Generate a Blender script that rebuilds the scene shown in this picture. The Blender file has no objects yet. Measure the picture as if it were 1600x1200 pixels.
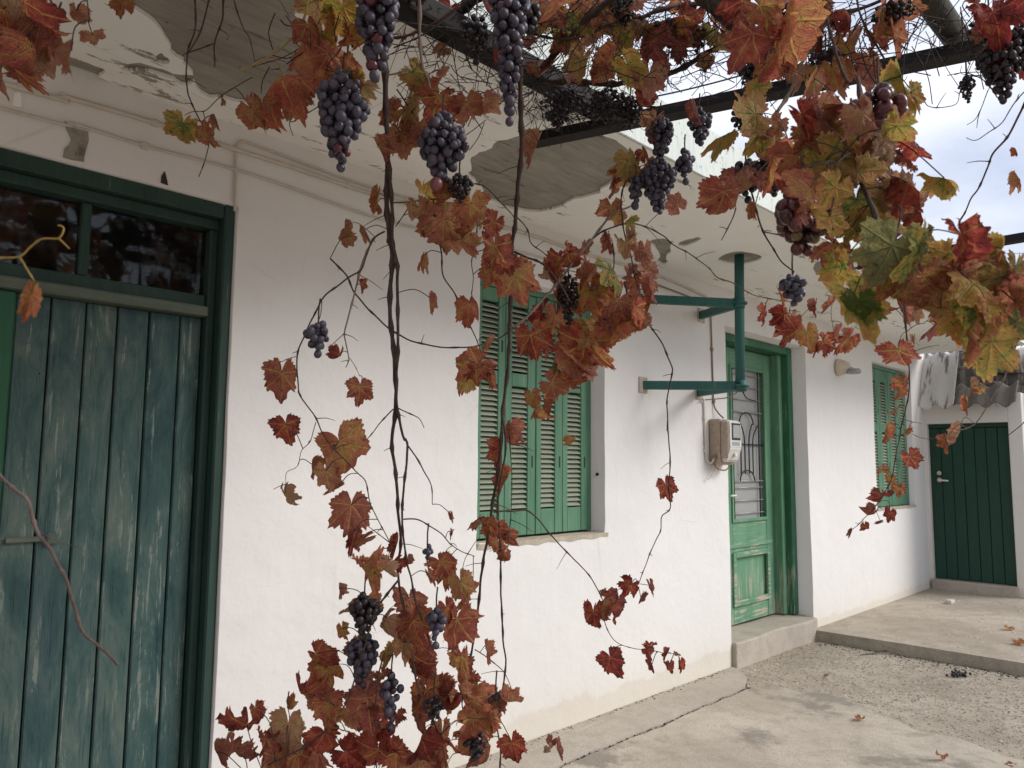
import bpy, bmesh, math, random
import numpy as np
from mathutils import Vector, Matrix, noise, geometry

scene = bpy.context.scene
C = scene.collection
RNG = random.Random(7)
R = math.radians

# ------------------------------------------------------------------ camera
D = 2.7            # camera stands 2.7 m in front of the house wall (wall plane y = 0)
ZC = 1.3635        # eye height over the yard
AX = Vector((0.69889505, 0.07995833, 0.71074073))     # world axes seen in the camera (right, down, forward)
AY = Vector((-0.71517232, 0.06615307, 0.69581056))
AZ = Vector((0.00861817, -0.99460064, 0.10341804))
CAM = Vector((0, -D, ZC))
cd = bpy.data.cameras.new('camera')
cam = bpy.data.objects.new('camera', cd)
C.objects.link(cam)
cd.sensor_width = 36
cd.lens = 27.0
cd.clip_start = 0.02
cd.clip_end = 2000
cd.dof.use_dof = True
cd.dof.focus_distance = 2.6
cd.dof.aperture_fstop = 8
right = Vector((AX.x, AY.x, AZ.x)); down = Vector((AX.y, AY.y, AZ.y)); fwd = Vector((AX.z, AY.z, AZ.z))
rot = Matrix((right, -down, -fwd)).transposed().to_4x4()
cam.matrix_world = Matrix.Translation(CAM) @ rot
scene.camera = cam

# ------------------------------------------------------------------ sky, sun, exposure
SUN_AZ = R(-50)      # direction towards the sun measured from +X towards +Y
SUN_EL = R(35)
world = bpy.data.worlds.new('World')
scene.world = world
world.use_nodes = True
wt = world.node_tree
wt.nodes.clear()
wo = wt.nodes.new('ShaderNodeOutputWorld')
bg = wt.nodes.new('ShaderNodeBackground')
sky = wt.nodes.new('ShaderNodeTexSky')
sky.sky_type = 'NISHITA'
sky.sun_disc = False
sky.sun_elevation = SUN_EL
sky.sun_rotation = math.pi / 2 - SUN_AZ
sky.air_density = 1.0
sky.dust_density = 1.5
tc = wt.nodes.new('ShaderNodeTexCoord')
mp = wt.nodes.new('ShaderNodeMapping')
mp.inputs['Scale'].default_value = (1, 1, 2.2)
cn = wt.nodes.new('ShaderNodeTexNoise')
cn.inputs['Scale'].default_value = 2.6
cn.inputs['Detail'].default_value = 6
cn.inputs['Roughness'].default_value = 0.52
cr = wt.nodes.new('ShaderNodeValToRGB')
cr.color_ramp.elements[0].position = 0.32
cr.color_ramp.elements[1].position = 0.68
cm = wt.nodes.new('ShaderNodeMixRGB')
cm.inputs['Color2'].default_value = (11.5, 11.8, 12.6, 1)
hz = wt.nodes.new('ShaderNodeMixRGB')          # thin veil over the blue
hz.inputs['Fac'].default_value = 0.5
hz.inputs['Color2'].default_value = (7.4, 8.3, 11.0, 1)
wt.links.new(tc.outputs['Generated'], mp.inputs['Vector'])
wt.links.new(mp.outputs['Vector'], cn.inputs['Vector'])
wt.links.new(cn.outputs['Fac'], cr.inputs['Fac'])
wt.links.new(sky.outputs['Color'], hz.inputs['Color1'])
wt.links.new(hz.outputs['Color'], cm.inputs['Color1'])
wt.links.new(cr.outputs['Color'], cm.inputs['Fac'])
wt.links.new(cm.outputs['Color'], bg.inputs['Color'])
bg.inputs['Strength'].default_value = 0.058
wt.links.new(bg.outputs['Background'], wo.inputs['Surface'])

sl = bpy.data.lights.new('sun', 'SUN')
sl.energy = 1.66
sl.angle = R(28)
sl.color = (1.0, 0.965, 0.925)
sun = bpy.data.objects.new('sun', sl)
C.objects.link(sun)
sdir = Vector((math.cos(SUN_EL) * math.cos(SUN_AZ), math.cos(SUN_EL) * math.sin(SUN_AZ), math.sin(SUN_EL)))
sun.rotation_euler = sdir.to_track_quat('Z', 'Y').to_euler()
sun.location = (4, -6, 8)

scene.view_settings.view_transform = 'Standard'
scene.view_settings.look = 'None'
scene.view_settings.gamma = 1
scene.view_settings.use_curve_mapping = False
scene.view_settings.exposure = 0.83
scene.cycles.use_denoising = True
scene.cycles.max_bounces = 8
scene.cycles.diffuse_bounces = 5
scene.cycles.sample_clamp_indirect = 6

# ------------------------------------------------------------------ helpers
def Z(rel):                 # height relative to the eye
    return ZC + rel
def Y(dist):                # distance from the camera's own plane, towards the wall
    return dist - D
def at(px, py, depth):      # a point in the place: picture position and metres in front of the lens
    d = Vector(((px - 800) / 1200, (py - 600) / 1200, 1.0)) * depth
    return CAM + Vector((d.dot(AX), d.dot(AY), d.dot(AZ)))
def at_wall(px, py, y=0.0):
    d = Vector(((px - 800) / 1200, (py - 600) / 1200, 1.0))
    w = Vector((d.dot(AX), d.dot(AY), d.dot(AZ)))
    return CAM + w * ((y + D) / w.y)
def at_z(px, py, z):
    d = Vector(((px - 800) / 1200, (py - 600) / 1200, 1.0))
    w = Vector((d.dot(AX), d.dot(AY), d.dot(AZ)))
    return CAM + w * ((z - ZC) / w.z)

def props(o, label=None, cat=None, group=None, kind=None):
    if label: o['label'] = label
    if cat: o['category'] = cat
    if group: o['group'] = group
    if kind: o['kind'] = kind
    return o
def empty(name, loc, label=None, cat=None, group=None, kind=None):
    o = bpy.data.objects.new(name, None)
    o.empty_display_size = 0.1
    C.objects.link(o)
    o.location = loc
    return props(o, label, cat, group, kind)
def adopt(o, parent):
    if parent is not None:
        o.parent = parent
        if parent.type == 'EMPTY':
            o.matrix_parent_inverse = Matrix.Translation(-Vector(parent.location))
def mk(name, verts, faces, mat, parent=None, smooth=False):
    me = bpy.data.meshes.new(name)
    me.from_pydata([tuple(v) for v in verts], [], faces)
    me.update()
    if smooth:
        me.shade_smooth()
    o = bpy.data.objects.new(name, me)
    C.objects.link(o)
    if mat: me.materials.append(mat)
    adopt(o, parent)
    return o
def from_bm(name, bm, mat, parent=None, smooth=False):
    me = bpy.data.meshes.new(name)
    bm.to_mesh(me); bm.free()
    if smooth: me.shade_smooth()
    o = bpy.data.objects.new(name, me)
    C.objects.link(o)
    if mat: me.materials.append(mat)
    adopt(o, parent)
    return o
def bm_box(bm, x0, x1, y0, y1, z0, z1, bevel=0.0, seg=1):
    r = bmesh.ops.create_cube(bm, size=1.0)
    vs = r['verts']
    for v in vs:
        v.co = Vector(((x0 + x1) / 2 + v.co.x * (x1 - x0), (y0 + y1) / 2 + v.co.y * (y1 - y0), (z0 + z1) / 2 + v.co.z * (z1 - z0)))
    if bevel:
        es = list({e for v in vs for e in v.link_edges})
        bmesh.ops.bevel(bm, geom=es, offset=bevel, segments=seg, profile=0.5, affect='EDGES')
    return vs
def box(name, x0, x1, y0, y1, z0, z1, mat, parent=None, bevel=0.003, seg=1):
    bm = bmesh.new()
    bm_box(bm, x0, x1, y0, y1, z0, z1, bevel, seg)
    return from_bm(name, bm, mat, parent)
def frames(pts):
    out = []
    n = len(pts)
    up = Vector((0.3, 0.9, 0.2)).normalized()
    for i in range(n):
        t = (pts[min(i + 1, n - 1)] - pts[max(i - 1, 0)])
        t = t.normalized() if t.length > 1e-9 else Vector((0, 0, 1))
        s = up - t * up.dot(t)
        if s.length < 1e-3:
            s = Vector((1, 0, 0)) - t * t.x
        s.normalize()
        up = s
        out.append((s, t.cross(s)))
    return out
def tube(vs, fs, pts, radii, sides=5):
    base = len(vs)
    fr = frames(pts)
    for p, r, (s, b) in zip(pts, radii, fr):
        for k in range(sides):
            a = 2 * math.pi * k / sides
            vs.append(p + (s * math.cos(a) + b * math.sin(a)) * r)
    for i in range(len(pts) - 1):
        for k in range(sides):
            a = base + i * sides + k; b2 = base + i * sides + (k + 1) % sides
            fs.append((a, b2, b2 + sides, a + sides))
    fs.append(tuple(base + k for k in range(sides))[::-1])
    fs.append(tuple(base + (len(pts) - 1) * sides + k for k in range(sides)))
def spline(P, n=5):
    """Catmull-Rom through the points."""
    out = []
    for i in range(len(P) - 1):
        p0 = P[max(i - 1, 0)]; p1 = P[i]; p2 = P[i + 1]; p3 = P[min(i + 2, len(P) - 1)]
        for k in range(n):
            t = k / n
            out.append(0.5 * ((2 * p1) + (p2 - p0) * t + (2 * p0 - 5 * p1 + 4 * p2 - p3) * t * t + (3 * p1 - p0 - 3 * p2 + p3) * t ** 3))
    out.append(P[-1].copy())
    return out
def rod(name, pts, r, mat, parent=None, sides=10, smooth=True):
    vs, fs = [], []
    tube(vs, fs, [Vector(p) for p in pts], [r] * len(pts) if not isinstance(r, (list, tuple)) else r, sides)
    o = mk(name, vs, fs, mat, parent, False)
    if smooth:
        for p in o.data.polygons:
            p.use_smooth = len(p.vertices) == 4
    return o

# ------------------------------------------------------------------ materials
class NT:
    def __init__(s, name):
        s.m = bpy.data.materials.new(name)
        s.m.use_nodes = True
        s.t = s.m.node_tree
        s.t.nodes.clear()
        s.out = s.n('ShaderNodeOutputMaterial')
    def n(s, t, **k):
        nd = s.t.nodes.new(t)
        for a, b in k.items(): setattr(nd, a, b)
        return nd
    def l(s, a, b): s.t.links.new(a, b)
    def coord(s, scale=(1, 1, 1), kind='pos', loc=(0, 0, 0), rotz=0):
        if kind == 'pos': v = s.n('ShaderNodeNewGeometry').outputs['Position']
        elif kind == 'uv': v = s.n('ShaderNodeUVMap').outputs['UV']
        else: v = s.n('ShaderNodeTexCoord').outputs['Object']
        m = s.n('ShaderNodeMapping')
        m.inputs['Scale'].default_value = scale
        m.inputs['Location'].default_value = loc
        m.inputs['Rotation'].default_value = (0, 0, rotz)
        s.l(v, m.inputs['Vector'])
        return m.outputs['Vector']
    def noise(s, vec, scale, detail=4, rough=0.55, dist=0.0):
        nd = s.n('ShaderNodeTexNoise')
        nd.inputs['Scale'].default_value = scale
        nd.inputs['Detail'].default_value = detail
        nd.inputs['Roughness'].default_value = rough
        nd.inputs['Distortion'].default_value = dist
        if vec is not None: s.l(vec, nd.inputs['Vector'])
        return nd.outputs['Fac']
    def vor(s, vec, scale, feature='DISTANCE_TO_EDGE'):
        nd = s.n('ShaderNodeTexVoronoi')
        nd.feature = feature
        nd.inputs['Scale'].default_value = scale
        if vec is not None: s.l(vec, nd.inputs['Vector'])
        return nd.outputs['Distance']
    def ramp(s, fac, stops):
        nd = s.n('ShaderNodeValToRGB')
        e = nd.color_ramp.elements
        while len(e) > 1: e.remove(e[-1])
        for i, (p, c) in enumerate(stops):
            if not isinstance(c, (tuple, list)): c = (c, c, c)
            el = e[0] if i == 0 else e.new(p)
            el.position = p
            el.color = (*c[:3], 1)
        s.l(fac, nd.inputs['Fac'])
        return nd.outputs['Color']
    def val(s, x, y, op, clamp=False):
        nd = s.n('ShaderNodeMath', operation=op, use_clamp=clamp)
        for i, v in enumerate((x, y)):
            if v is None: continue
            if isinstance(v, (int, float)): nd.inputs[i].default_value = v
            else: s.l(v, nd.inputs[i])
        return nd.outputs[0]
    def mix(s, fac, a, b, mode='MIX'):
        nd = s.n('ShaderNodeMixRGB', blend_type=mode)
        for i, v in zip(('Fac', 'Color1', 'Color2'), (fac, a, b)):
            if isinstance(v, (int, float)): nd.inputs[i].default_value = v
            elif isinstance(v, (tuple, list)): nd.inputs[i].default_value = (*v[:3], 1)
            else: s.l(v, nd.inputs[i])
        return nd.outputs['Color']
    def bump(s, h, strength=0.3, dist=0.01, prev=None):
        nd = s.n('ShaderNodeBump')
        nd.inputs['Strength'].default_value = strength
        nd.inputs['Distance'].default_value = dist
        s.l(h, nd.inputs['Height'])
        if prev is not None: s.l(prev, nd.inputs['Normal'])
        return nd.outputs['Normal']
    def bsdf(s, color, rough=0.8, normal=None, metal=0.0, spec=0.3, link=True):
        p = s.n('ShaderNodeBsdfPrincipled')
        if isinstance(color, (tuple, list)): p.inputs['Base Color'].default_value = (*color[:3], 1)
        else: s.l(color, p.inputs['Base Color'])
        if isinstance(rough, (int, float)): p.inputs['Roughness'].default_value = rough
        else: s.l(rough, p.inputs['Roughness'])
        p.inputs['Metallic'].default_value = metal
        p.inputs['Specular IOR Level'].default_value = spec
        if normal is not None: s.l(normal, p.inputs['Normal'])
        if link: s.l(p.outputs[0], s.out.inputs['Surface'])
        return p

def mat_whitewash(name, base=(0.735, 0.722, 0.70), foot=True):
    s = NT(name)
    v = s.coord()
    big = s.noise(v, 0.9, 3)
    mid = s.noise(v, 7, 5, 0.6)
    fine = s.noise(v, 60, 4, 0.6)
    c = s.mix(s.ramp(big, [(0.35, 0.0), (0.7, 0.35)]), base, (base[0] * .93, base[1] * .91, base[2] * .90))
    c = s.mix(s.ramp(mid, [(0.5, 0.0), (0.75, 0.35)]), c, (base[0] * .92, base[1] * .90, base[2] * .86))
    hc = s.ramp(s.vor(s.coord((0.55, 1, 0.8)), 1.6), [(0.0, 1.0), (0.0035, 0.0)])
    hg = s.ramp(s.noise(s.coord(loc=(7, 0, 2)), 1.3, 2), [(0.57, 0.0), (0.64, 1.0)])
    c = s.mix(s.val(s.val(hc, hg, 'MULTIPLY'), 0.35, 'MULTIPLY'), c, (0.40, 0.37, 0.33))
    dr_ = s.ramp(s.noise(s.coord((26, 26, 0.9)), 1.0, 5, 0.6), [(0.60, 0.0), (0.78, 0.16)])
    c = s.mix(dr_, c, (0.50, 0.45, 0.37))
    # little chips and specks
    sp = s.ramp(s.noise(v, 23, 6, 0.7), [(0.735, 0.0), (0.76, 1.0)])
    c = s.mix(s.val(sp, 0.55, 'MULTIPLY'), c, (0.42, 0.39, 0.35))
    if foot:                       # splash-stained ochre band above the ground
        z = s.n('ShaderNodeSeparateXYZ'); s.l(s.n('ShaderNodeNewGeometry').outputs['Position'], z.inputs[0])
        h = s.val(z.outputs['Z'], s.val(s.noise(v, 4, 7, 0.7), 0.22, 'MULTIPLY'), 'SUBTRACT')
        f = s.ramp(h, [(0.0, 0.55), (0.02, 0.26), (0.14, 0.12), (0.5, 0.0)])
        c = s.mix(f, c, (0.56, 0.49, 0.36))
    nb = s.bump(s.noise(v, 3.2, 4, 0.55), 0.35, 0.03)
    nb = s.bump(mid, 0.35, 0.010, nb)
    nb = s.bump(fine, 0.25, 0.002, nb)
    s.bsdf(c, 0.92, nb, spec=0.15)
    return s.m

def mat_soffit():
    s = NT('limewashed_soffit')
    v = s.coord()
    mid = s.noise(v, 6, 5, 0.6)
    c = s.mix(s.ramp(mid, [(0.4, 0.0), (0.75, 0.5)]), (0.86, 0.845, 0.81), (0.79, 0.77, 0.72))
    vs_ = s.coord((1.0, 3.2, 1))
    fl = s.noise(vs_, 5.0, 8, 0.72, 0.3)
    band = s.noise(s.coord((1, 1, 1), loc=(3.1, 0, 0)), 1.4, 2)
    f = s.ramp(s.val(fl, s.val(band, 0.35, 'MULTIPLY'), 'ADD'), [(0.808, 0.0), (0.822, 1.0)])
    c = s.mix(s.val(f, 0.85, 'MULTIPLY'), c, (0.24, 0.215, 0.19))
    crk = s.ramp(s.vor(s.coord((0.7, 1.6, 1)), 2.3), [(0.0, 1.0), (0.006, 0.0)])
    gate = s.ramp(s.noise(v, 2.0, 2), [(0.55, 0.0), (0.62, 1.0)])
    c = s.mix(s.val(s.val(crk, gate, 'MULTIPLY'), 0.55, 'MULTIPLY'), c, (0.2, 0.18, 0.16))
    nb = s.bump(f, 0.5, -0.004)
    nb = s.bump(s.noise(v, 40, 4), 0.15, 0.003, nb)
    s.bsdf(c, 0.93, nb, spec=0.12)
    return s.m

def mat_concrete_bare():
    s = NT('bare_shuttered_concrete')
    v = s.coord((1.2, 9, 1), rotz=R(-24))
    g = s.noise(v, 4, 8, 0.68, 0.6)
    b = s.noise(s.coord(), 3.0, 4)
    c = s.ramp(g, [(0.25, (0.23, 0.208, 0.178)), (0.5, (0.325, 0.30, 0.26)), (0.75, (0.40, 0.375, 0.33))])
    c = s.mix(s.ramp(b, [(0.45, 0.0), (0.7, 0.5)]), c, (0.17, 0.15, 0.125))
    c = s.mix(s.ramp(s.noise(s.coord((1, 6, 1), rotz=R(-24)), 2.0, 8, 0.75), [(0.33, 0.8), (0.40, 0.0)]), c, (0.075, 0.065, 0.055))
    sp = s.ramp(s.noise(s.coord(), 45, 3), [(0.68, 0.0), (0.74, 1.0)])
    c = s.mix(s.val(sp, 0.7, 'MULTIPLY'), c, (0.05, 0.045, 0.04))
    nb = s.bump(g, 0.6, 0.012)
    nb = s.bump(s.noise(s.coord(), 60, 4), 0.4, 0.006, nb)
    s.bsdf(c, 0.95, nb, spec=0.1)
    return s.m

def mat_fascia():
    s = NT('streaked_fascia')
    v = s.coord((9, 9, 1.2))
    g = s.noise(v, 3.5, 6, 0.7)
    w = s.noise(s.coord(), 30, 5, 0.7)
    c = s.mix(s.ramp(g, [(0.5, 0.0), (0.75, 0.7)]), (0.66, 0.70, 0.66), (0.42, 0.44, 0.40))
    c = s.mix(s.ramp(w, [(0.6, 0.0), (0.66, 0.8)]), c, (0.12, 0.12, 0.10))
    s.bsdf(c, 0.93, s.bump(w, 0.4, 0.006), spec=0.1)
    return s.m

def mat_weathered_planks():
    s = NT('weathered_teal_planks')
    oi = s.n('ShaderNodeObjectInfo').outputs['Random']
    off = s.n('ShaderNodeCombineXYZ')
    s.l(s.val(oi, 37.0, 'MULTIPLY'), off.inputs['X'])
    def vec(sx, sz):
        ad = s.n('ShaderNodeVectorMath', operation='ADD')
        s.l(s.n('ShaderNodeNewGeometry').outputs['Position'], ad.inputs[0]); s.l(off.outputs[0], ad.inputs[1])
        m = s.n('ShaderNodeMapping'); m.inputs['Scale'].default_value = (sx, sx, sz)
        s.l(ad.outputs[0], m.inputs['Vector'])
        return m.outputs['Vector']
    patch = s.noise(vec(5.5, 1.6), 2.0, 9, 0.74, 0.5)
    grain = s.noise(vec(95, 3.2), 1.6, 7, 0.7)
    streak = s.noise(vec(42, 2.6), 1.5, 8, 0.72)
    blue = s.noise(vec(4, 1.0), 1.7, 6, 0.65)
    tone = s.val(patch, s.val(s.val(oi, 0.5, 'SUBTRACT'), 0.12, 'MULTIPLY'), 'ADD')
    c = s.ramp(tone, [(0.30, (0.018, 0.050, 0.050)), (0.45, (0.040, 0.086, 0.080)), (0.56, (0.072, 0.115, 0.103)), (0.72, (0.125, 0.155, 0.130))])
    c = s.mix(s.ramp(blue, [(0.54, 0.0), (0.68, 0.45)]), c, (0.030, 0.055, 0.080))
    # chalky paint rubbed through along the grain
    wear = s.ramp(s.val(streak, s.val(patch, 0.75, 'MULTIPLY'), 'ADD'), [(0.985, 0.0), (1.02, 0.75)])
    c = s.mix(wear, c, (0.20, 0.235, 0.20))
    dk = s.ramp(s.val(grain, s.val(patch, 0.3, 'MULTIPLY'), 'ADD'), [(0.50, 0.6), (0.57, 0.0)])
    c = s.mix(dk, c, (0.014, 0.030, 0.030))
    crack = s.ramp(s.noise(vec(140, 2.0), 1.2, 5, 0.7), [(0.29, 1.0), (0.36, 0.0)])
    c = s.mix(s.val(crack, 0.75, 'MULTIPLY'), c, (0.012, 0.02, 0.022))
    nail = s.ramp(s.vor(s.coord((1, 0.01, 1)), 14, 'F1'), [(0.045, 1.0), (0.06, 0.0)])
    zz = s.n('ShaderNodeSeparateXYZ'); s.l(s.n('ShaderNodeNewGeometry').outputs['Position'], zz.inputs[0])
    near = s.ramp(s.val(s.val(zz.outputs['Z'], 1.66, 'SUBTRACT'), None, 'ABSOLUTE'), [(0.07, 1.0), (0.09, 0.0)])
    c = s.mix(s.val(nail, near, 'MULTIPLY'), c, (0.015, 0.012, 0.012))
    nb = s.bump(grain, 0.55, 0.004)
    nb = s.bump(crack, 0.5, -0.004, nb)
    s.bsdf(c, 0.72, nb, spec=0.28)
    return s.m

def mat_green_paint(name, dark, light, wear_amt=0.5, wood=(0.30, 0.25, 0.19), vert=True, foot=None):
    s = NT(name)
    sc = (40, 40, 2.2) if vert else (2.2, 40, 40)
    g = s.noise(s.coord(sc), 1.6, 7, 0.65)
    p = s.noise(s.coord((3, 3, 1.2)), 2.4, 5, 0.6)
    c = s.mix(s.ramp(p, [(0.3, 0.0), (0.7, 1.0)]), dark, light)
    c = s.mix(s.ramp(g, [(0.45, 0.0), (0.75, 0.4)]), c, (light[0] * 1.7, light[1] * 1.5, light[2] * 1.5))
    wv = s.val(g, s.val(p, 0.45, 'MULTIPLY'), 'ADD')
    if foot is not None:          # paint has peeled most near the ground
        z = s.n('ShaderNodeSeparateXYZ'); s.l(s.n('ShaderNodeNewGeometry').outputs['Position'], z.inputs[0])
        wv = s.val(wv, s.ramp(z.outputs['Z'], [(foot[0], foot[2]), (foot[1], 0.0)]), 'ADD')
    wear = s.ramp(wv, [(1.02 - wear_amt * 0.3, 0.0), (1.06 - wear_amt * 0.3, 1.0)])
    c = s.mix(s.val(wear, 0.85, 'MULTIPLY'), c, wood)
    ck = s.ramp(s.noise(s.coord((90, 90, 2.0) if vert else (2, 90, 90)), 1.3, 5, 0.7), [(0.30, 1.0), (0.36, 0.0)])
    c = s.mix(s.val(ck, 0.6 * min(1, wear_amt * 1.6), 'MULTIPLY'), c, (0.02, 0.03, 0.02))
    nb = s.bump(g, 0.35, 0.003)
    nb = s.bump(wear, 0.4, -0.002, nb)
    s.bsdf(c, 0.6, nb, spec=0.35)
    return s.m

def mat_plain(name, color, rough=0.6, metal=0.0, spec=0.3, vary=0.25, scale=20, bump=0.1):
    s = NT(name)
    n_ = s.noise(s.coord(), scale, 5, 0.6)
    c = s.mix(s.ramp(n_, [(0.35, 0.0), (0.7, 1.0)]), color, tuple(x * (1 - vary) for x in color))
    s.bsdf(c, rough, s.bump(n_, bump, 0.003), metal, spec)
    return s.m

def mat_ground(name, kind):
    s = NT(name)
    v = s.coord()
    big = s.noise(v, 1.1, 5, 0.6)
    mid = s.noise(v, 9, 6, 0.68)
    fine = s.noise(v, 90, 5, 0.7)
    if kind == 'concrete': a, b, d = (0.41, 0.36, 0.29), (0.55, 0.49, 0.405), (0.25, 0.215, 0.172)
    elif kind == 'gravel': a, b, d = (0.35, 0.30, 0.235), (0.47, 0.41, 0.33), (0.18, 0.152, 0.12)
    elif kind == 'apron': a, b, d = (0.40, 0.355, 0.295), (0.49, 0.44, 0.37), (0.28, 0.245, 0.205)
    else: a, b, d = (0.36, 0.31, 0.245), (0.49, 0.43, 0.35), (0.19, 0.16, 0.125)
    c = s.mix(s.ramp(big, [(0.38, 0.0), (0.62, 1.0)]), a, b)
    c = s.mix(s.ramp(mid, [(0.45, 0.0), (0.75, 0.55)]), c, d)
    grain = s.noise(v, 210, 3, 0.7)
    c = s.mix(s.ramp(grain, [(0.40, 0.55), (0.52, 0.0)]), c, d)
    c = s.mix(s.ramp(fine, [(0.60, 0.0), (0.67, 0.65)]), c, (b[0] * 1.3, b[1] * 1.3, b[2] * 1.3))
    c = s.mix(s.ramp(s.noise(v, 60, 5, 0.75), [(0.33, 0.75), (0.39, 0.0)]), c, (0.085, 0.078, 0.068))
    if kind == 'concrete':             # worn, chalky scuffs and damp-dark patches
        sc_ = s.val(s.noise(s.coord((1, 2.4, 1)), 2.6, 8, 0.72), s.noise(v, 0.8, 2), 'ADD')
        c = s.mix(s.ramp(sc_, [(1.02, 0.0), (1.08, 0.8)]), c, (0.62, 0.58, 0.51))
        c = s.mix(s.ramp(s.noise(v, 1.6, 6, 0.7), [(0.40, 0.7), (0.48, 0.0)]), c, (0.19, 0.168, 0.14))
    nb = s.bump(mid, 0.4, 0.012)
    nb = s.bump(fine, 0.7 if kind == 'gravel' else 0.45, 0.006, nb)
    s.bsdf(c, 0.93, nb, spec=0.15)
    return s.m

def mat_leaf(joined=False):
    s = NT('autumn_vine_leaf')
    uv = s.n('ShaderNodeUVMap').outputs['UV']
    sep = s.n('ShaderNodeSeparateXYZ'); s.l(uv, sep.inputs[0])
    x = sep.outputs['X']; y = sep.outputs['Y']
    r = s.val(s.val(s.val(x, x, 'MULTIPLY'), s.val(y, y, 'MULTIPLY'), 'ADD'), 0.5, 'POWER')
    oi = s.n('ShaderNodeAttribute', attribute_name='tint') if joined else s.n('ShaderNodeObjectInfo')
    rand_ = oi.outputs['Alpha' if joined else 'Random']
    csep = s.n('ShaderNodeSeparateColor'); s.l(oi.outputs['Color'], csep.inputs[0])
    tone, pale, contrast = csep.outputs[0], csep.outputs[1], csep.outputs[2]
    # five main veins from the stalk
    vein = None
    for ang in (0, 48, -48, 100, -100):
        a = R(ang)
        dx, dy = math.sin(a), -math.cos(a)
        perp = s.val(s.val(s.val(x, dy, 'MULTIPLY'), s.val(y, dx, 'MULTIPLY'), 'SUBTRACT'), None, 'ABSOLUTE')
        along = s.val(s.val(x, dx, 'MULTIPLY'), s.val(y, dy, 'MULTIPLY'), 'ADD')
        w = s.val(perp, s.val(s.val(along, 0.0, 'LESS_THAN'), 1.0, 'MULTIPLY'), 'ADD')
        vein = w if vein is None else s.val(vein, w, 'MINIMUM')
    main = s.ramp(vein, [(0.006, 1.0), (0.022, 0.0)])
    halo = s.ramp(vein, [(0.0, 1.0), (0.14, 0.0)])
    rnd = s.val(rand_, 23.0, 'MULTIPLY')
    off = s.n('ShaderNodeCombineXYZ'); s.l(rnd, off.inputs['Z']); s.l(rnd, off.inputs['X'])
    ad = s.n('ShaderNodeVectorMath', operation='ADD'); s.l(uv, ad.inputs[0]); s.l(off.outputs[0], ad.inputs[1])
    net = s.ramp(s.vor(ad.outputs[0], 11), [(0.0, 1.0), (0.07, 0.0)])
    net2 = s.ramp(s.vor(ad.outputs[0], 26), [(0.0, 1.0), (0.10, 0.0)])
    nz = s.noise(ad.outputs[0], 3.2, 6, 0.68)
    nf = s.noise(ad.outputs[0], 14, 4, 0.65)
    veins = s.val(s.val(main, s.val(net, 0.55, 'MULTIPLY'), 'MAXIMUM'), s.val(net2, 0.22, 'MULTIPLY'), 'MAXIMUM')
    t = s.val(tone, s.val(s.val(nz, 0.5, 'SUBTRACT'), 1.15, 'MULTIPLY'), 'ADD')
    t = s.val(t, s.val(s.val(nf, 0.5, 'SUBTRACT'), 0.45, 'MULTIPLY'), 'ADD')
    t = s.val(t, s.val(s.val(veins, contrast, 'MULTIPLY'), 0.38, 'MULTIPLY'), 'ADD')
    t = s.val(t, s.val(halo, 0.05, 'MULTIPLY'), 'ADD')
    t = s.val(t, s.val(s.ramp(r, [(0.3, 0.0), (0.62, 1.0)]), 0.14, 'MULTIPLY'), 'SUBTRACT')
    c = s.ramp(t, [(0.0, (0.120, 0.020, 0.022)), (0.14, (0.270, 0.034, 0.034)), (0.28, (0.480, 0.078, 0.055)),
                   (0.42, (0.560, 0.175, 0.085)), (0.56, (0.630, 0.285, 0.110)), (0.72, (0.690, 0.450, 0.100)),
                   (0.86, (0.400, 0.390, 0.080)), (1.0, (0.140, 0.240, 0.055))])
    c = s.mix(pale, c, s.mix(nf, (0.46, 0.24, 0.17), (0.62, 0.46, 0.32)))
    spots = s.ramp(s.noise(ad.outputs[0], 9, 3, 0.6), [(0.30, 0.75), (0.37, 0.0)])
    c = s.mix(spots, c, (0.060, 0.022, 0.014))
    hb = s.val(s.val(veins, -0.6, 'MULTIPLY'), nf, 'ADD')
    nb = s.bump(hb, 1.0, 0.012)
    p = s.bsdf(c, 0.58, nb, spec=0.3, link=False)
    tr = s.n('ShaderNodeBsdfTranslucent'); s.l(c, tr.inputs['Color']); s.l(nb, tr.inputs['Normal'])
    mx = s.n('ShaderNodeMixShader'); mx.inputs[0].default_value = 0.5
    s.l(p.outputs[0], mx.inputs[1]); s.l(tr.outputs[0], mx.inputs[2]); s.l(mx.outputs[0], s.out.inputs['Surface'])
    return s.m

def mat_grape(joined=False):
    s = NT('grape_skin')
    oi = s.n('ShaderNodeAttribute', attribute_name='tint') if joined else s.n('ShaderNodeObjectInfo')
    rand_ = oi.outputs['Alpha' if joined else 'Random']
    n1 = s.noise(s.coord((1, 1, 1)), 110, 5, 0.68)
    n2 = s.noise(s.coord((1, 1, 1)), 45, 3, 0.6)
    rb = s.val(s.val(rand_, 7.31, 'MULTIPLY'), None, 'FRACT')
    bloom = s.ramp(s.val(s.val(n1, n2, 'ADD'), s.val(rb, 0.25, 'MULTIPLY'), 'ADD'), [(0.92, 0.0), (1.40, 0.85)])
    bloom = bloom if joined else s.val(bloom, oi.outputs['Alpha'], 'MULTIPLY')
    rr = s.ramp(rand_, [(0.0, 0.55), (1.0, 1.5)])
    base = s.mix(1.0, oi.outputs['Color'], rr, 'MULTIPLY')
    c = s.mix(bloom, base, s.mix(0.8, base, (0.085, 0.08, 0.115)))
    p = s.bsdf(c, s.ramp(bloom, [(0.0, 0.22), (0.7, 0.48)]), s.bump(n1, 0.08, 0.002), spec=0.5)
    p.inputs['Subsurface Weight'].default_value = 0.12
    p.inputs['Subsurface Radius'].default_value = (0.012, 0.004, 0.003)
    return s.m

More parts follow.
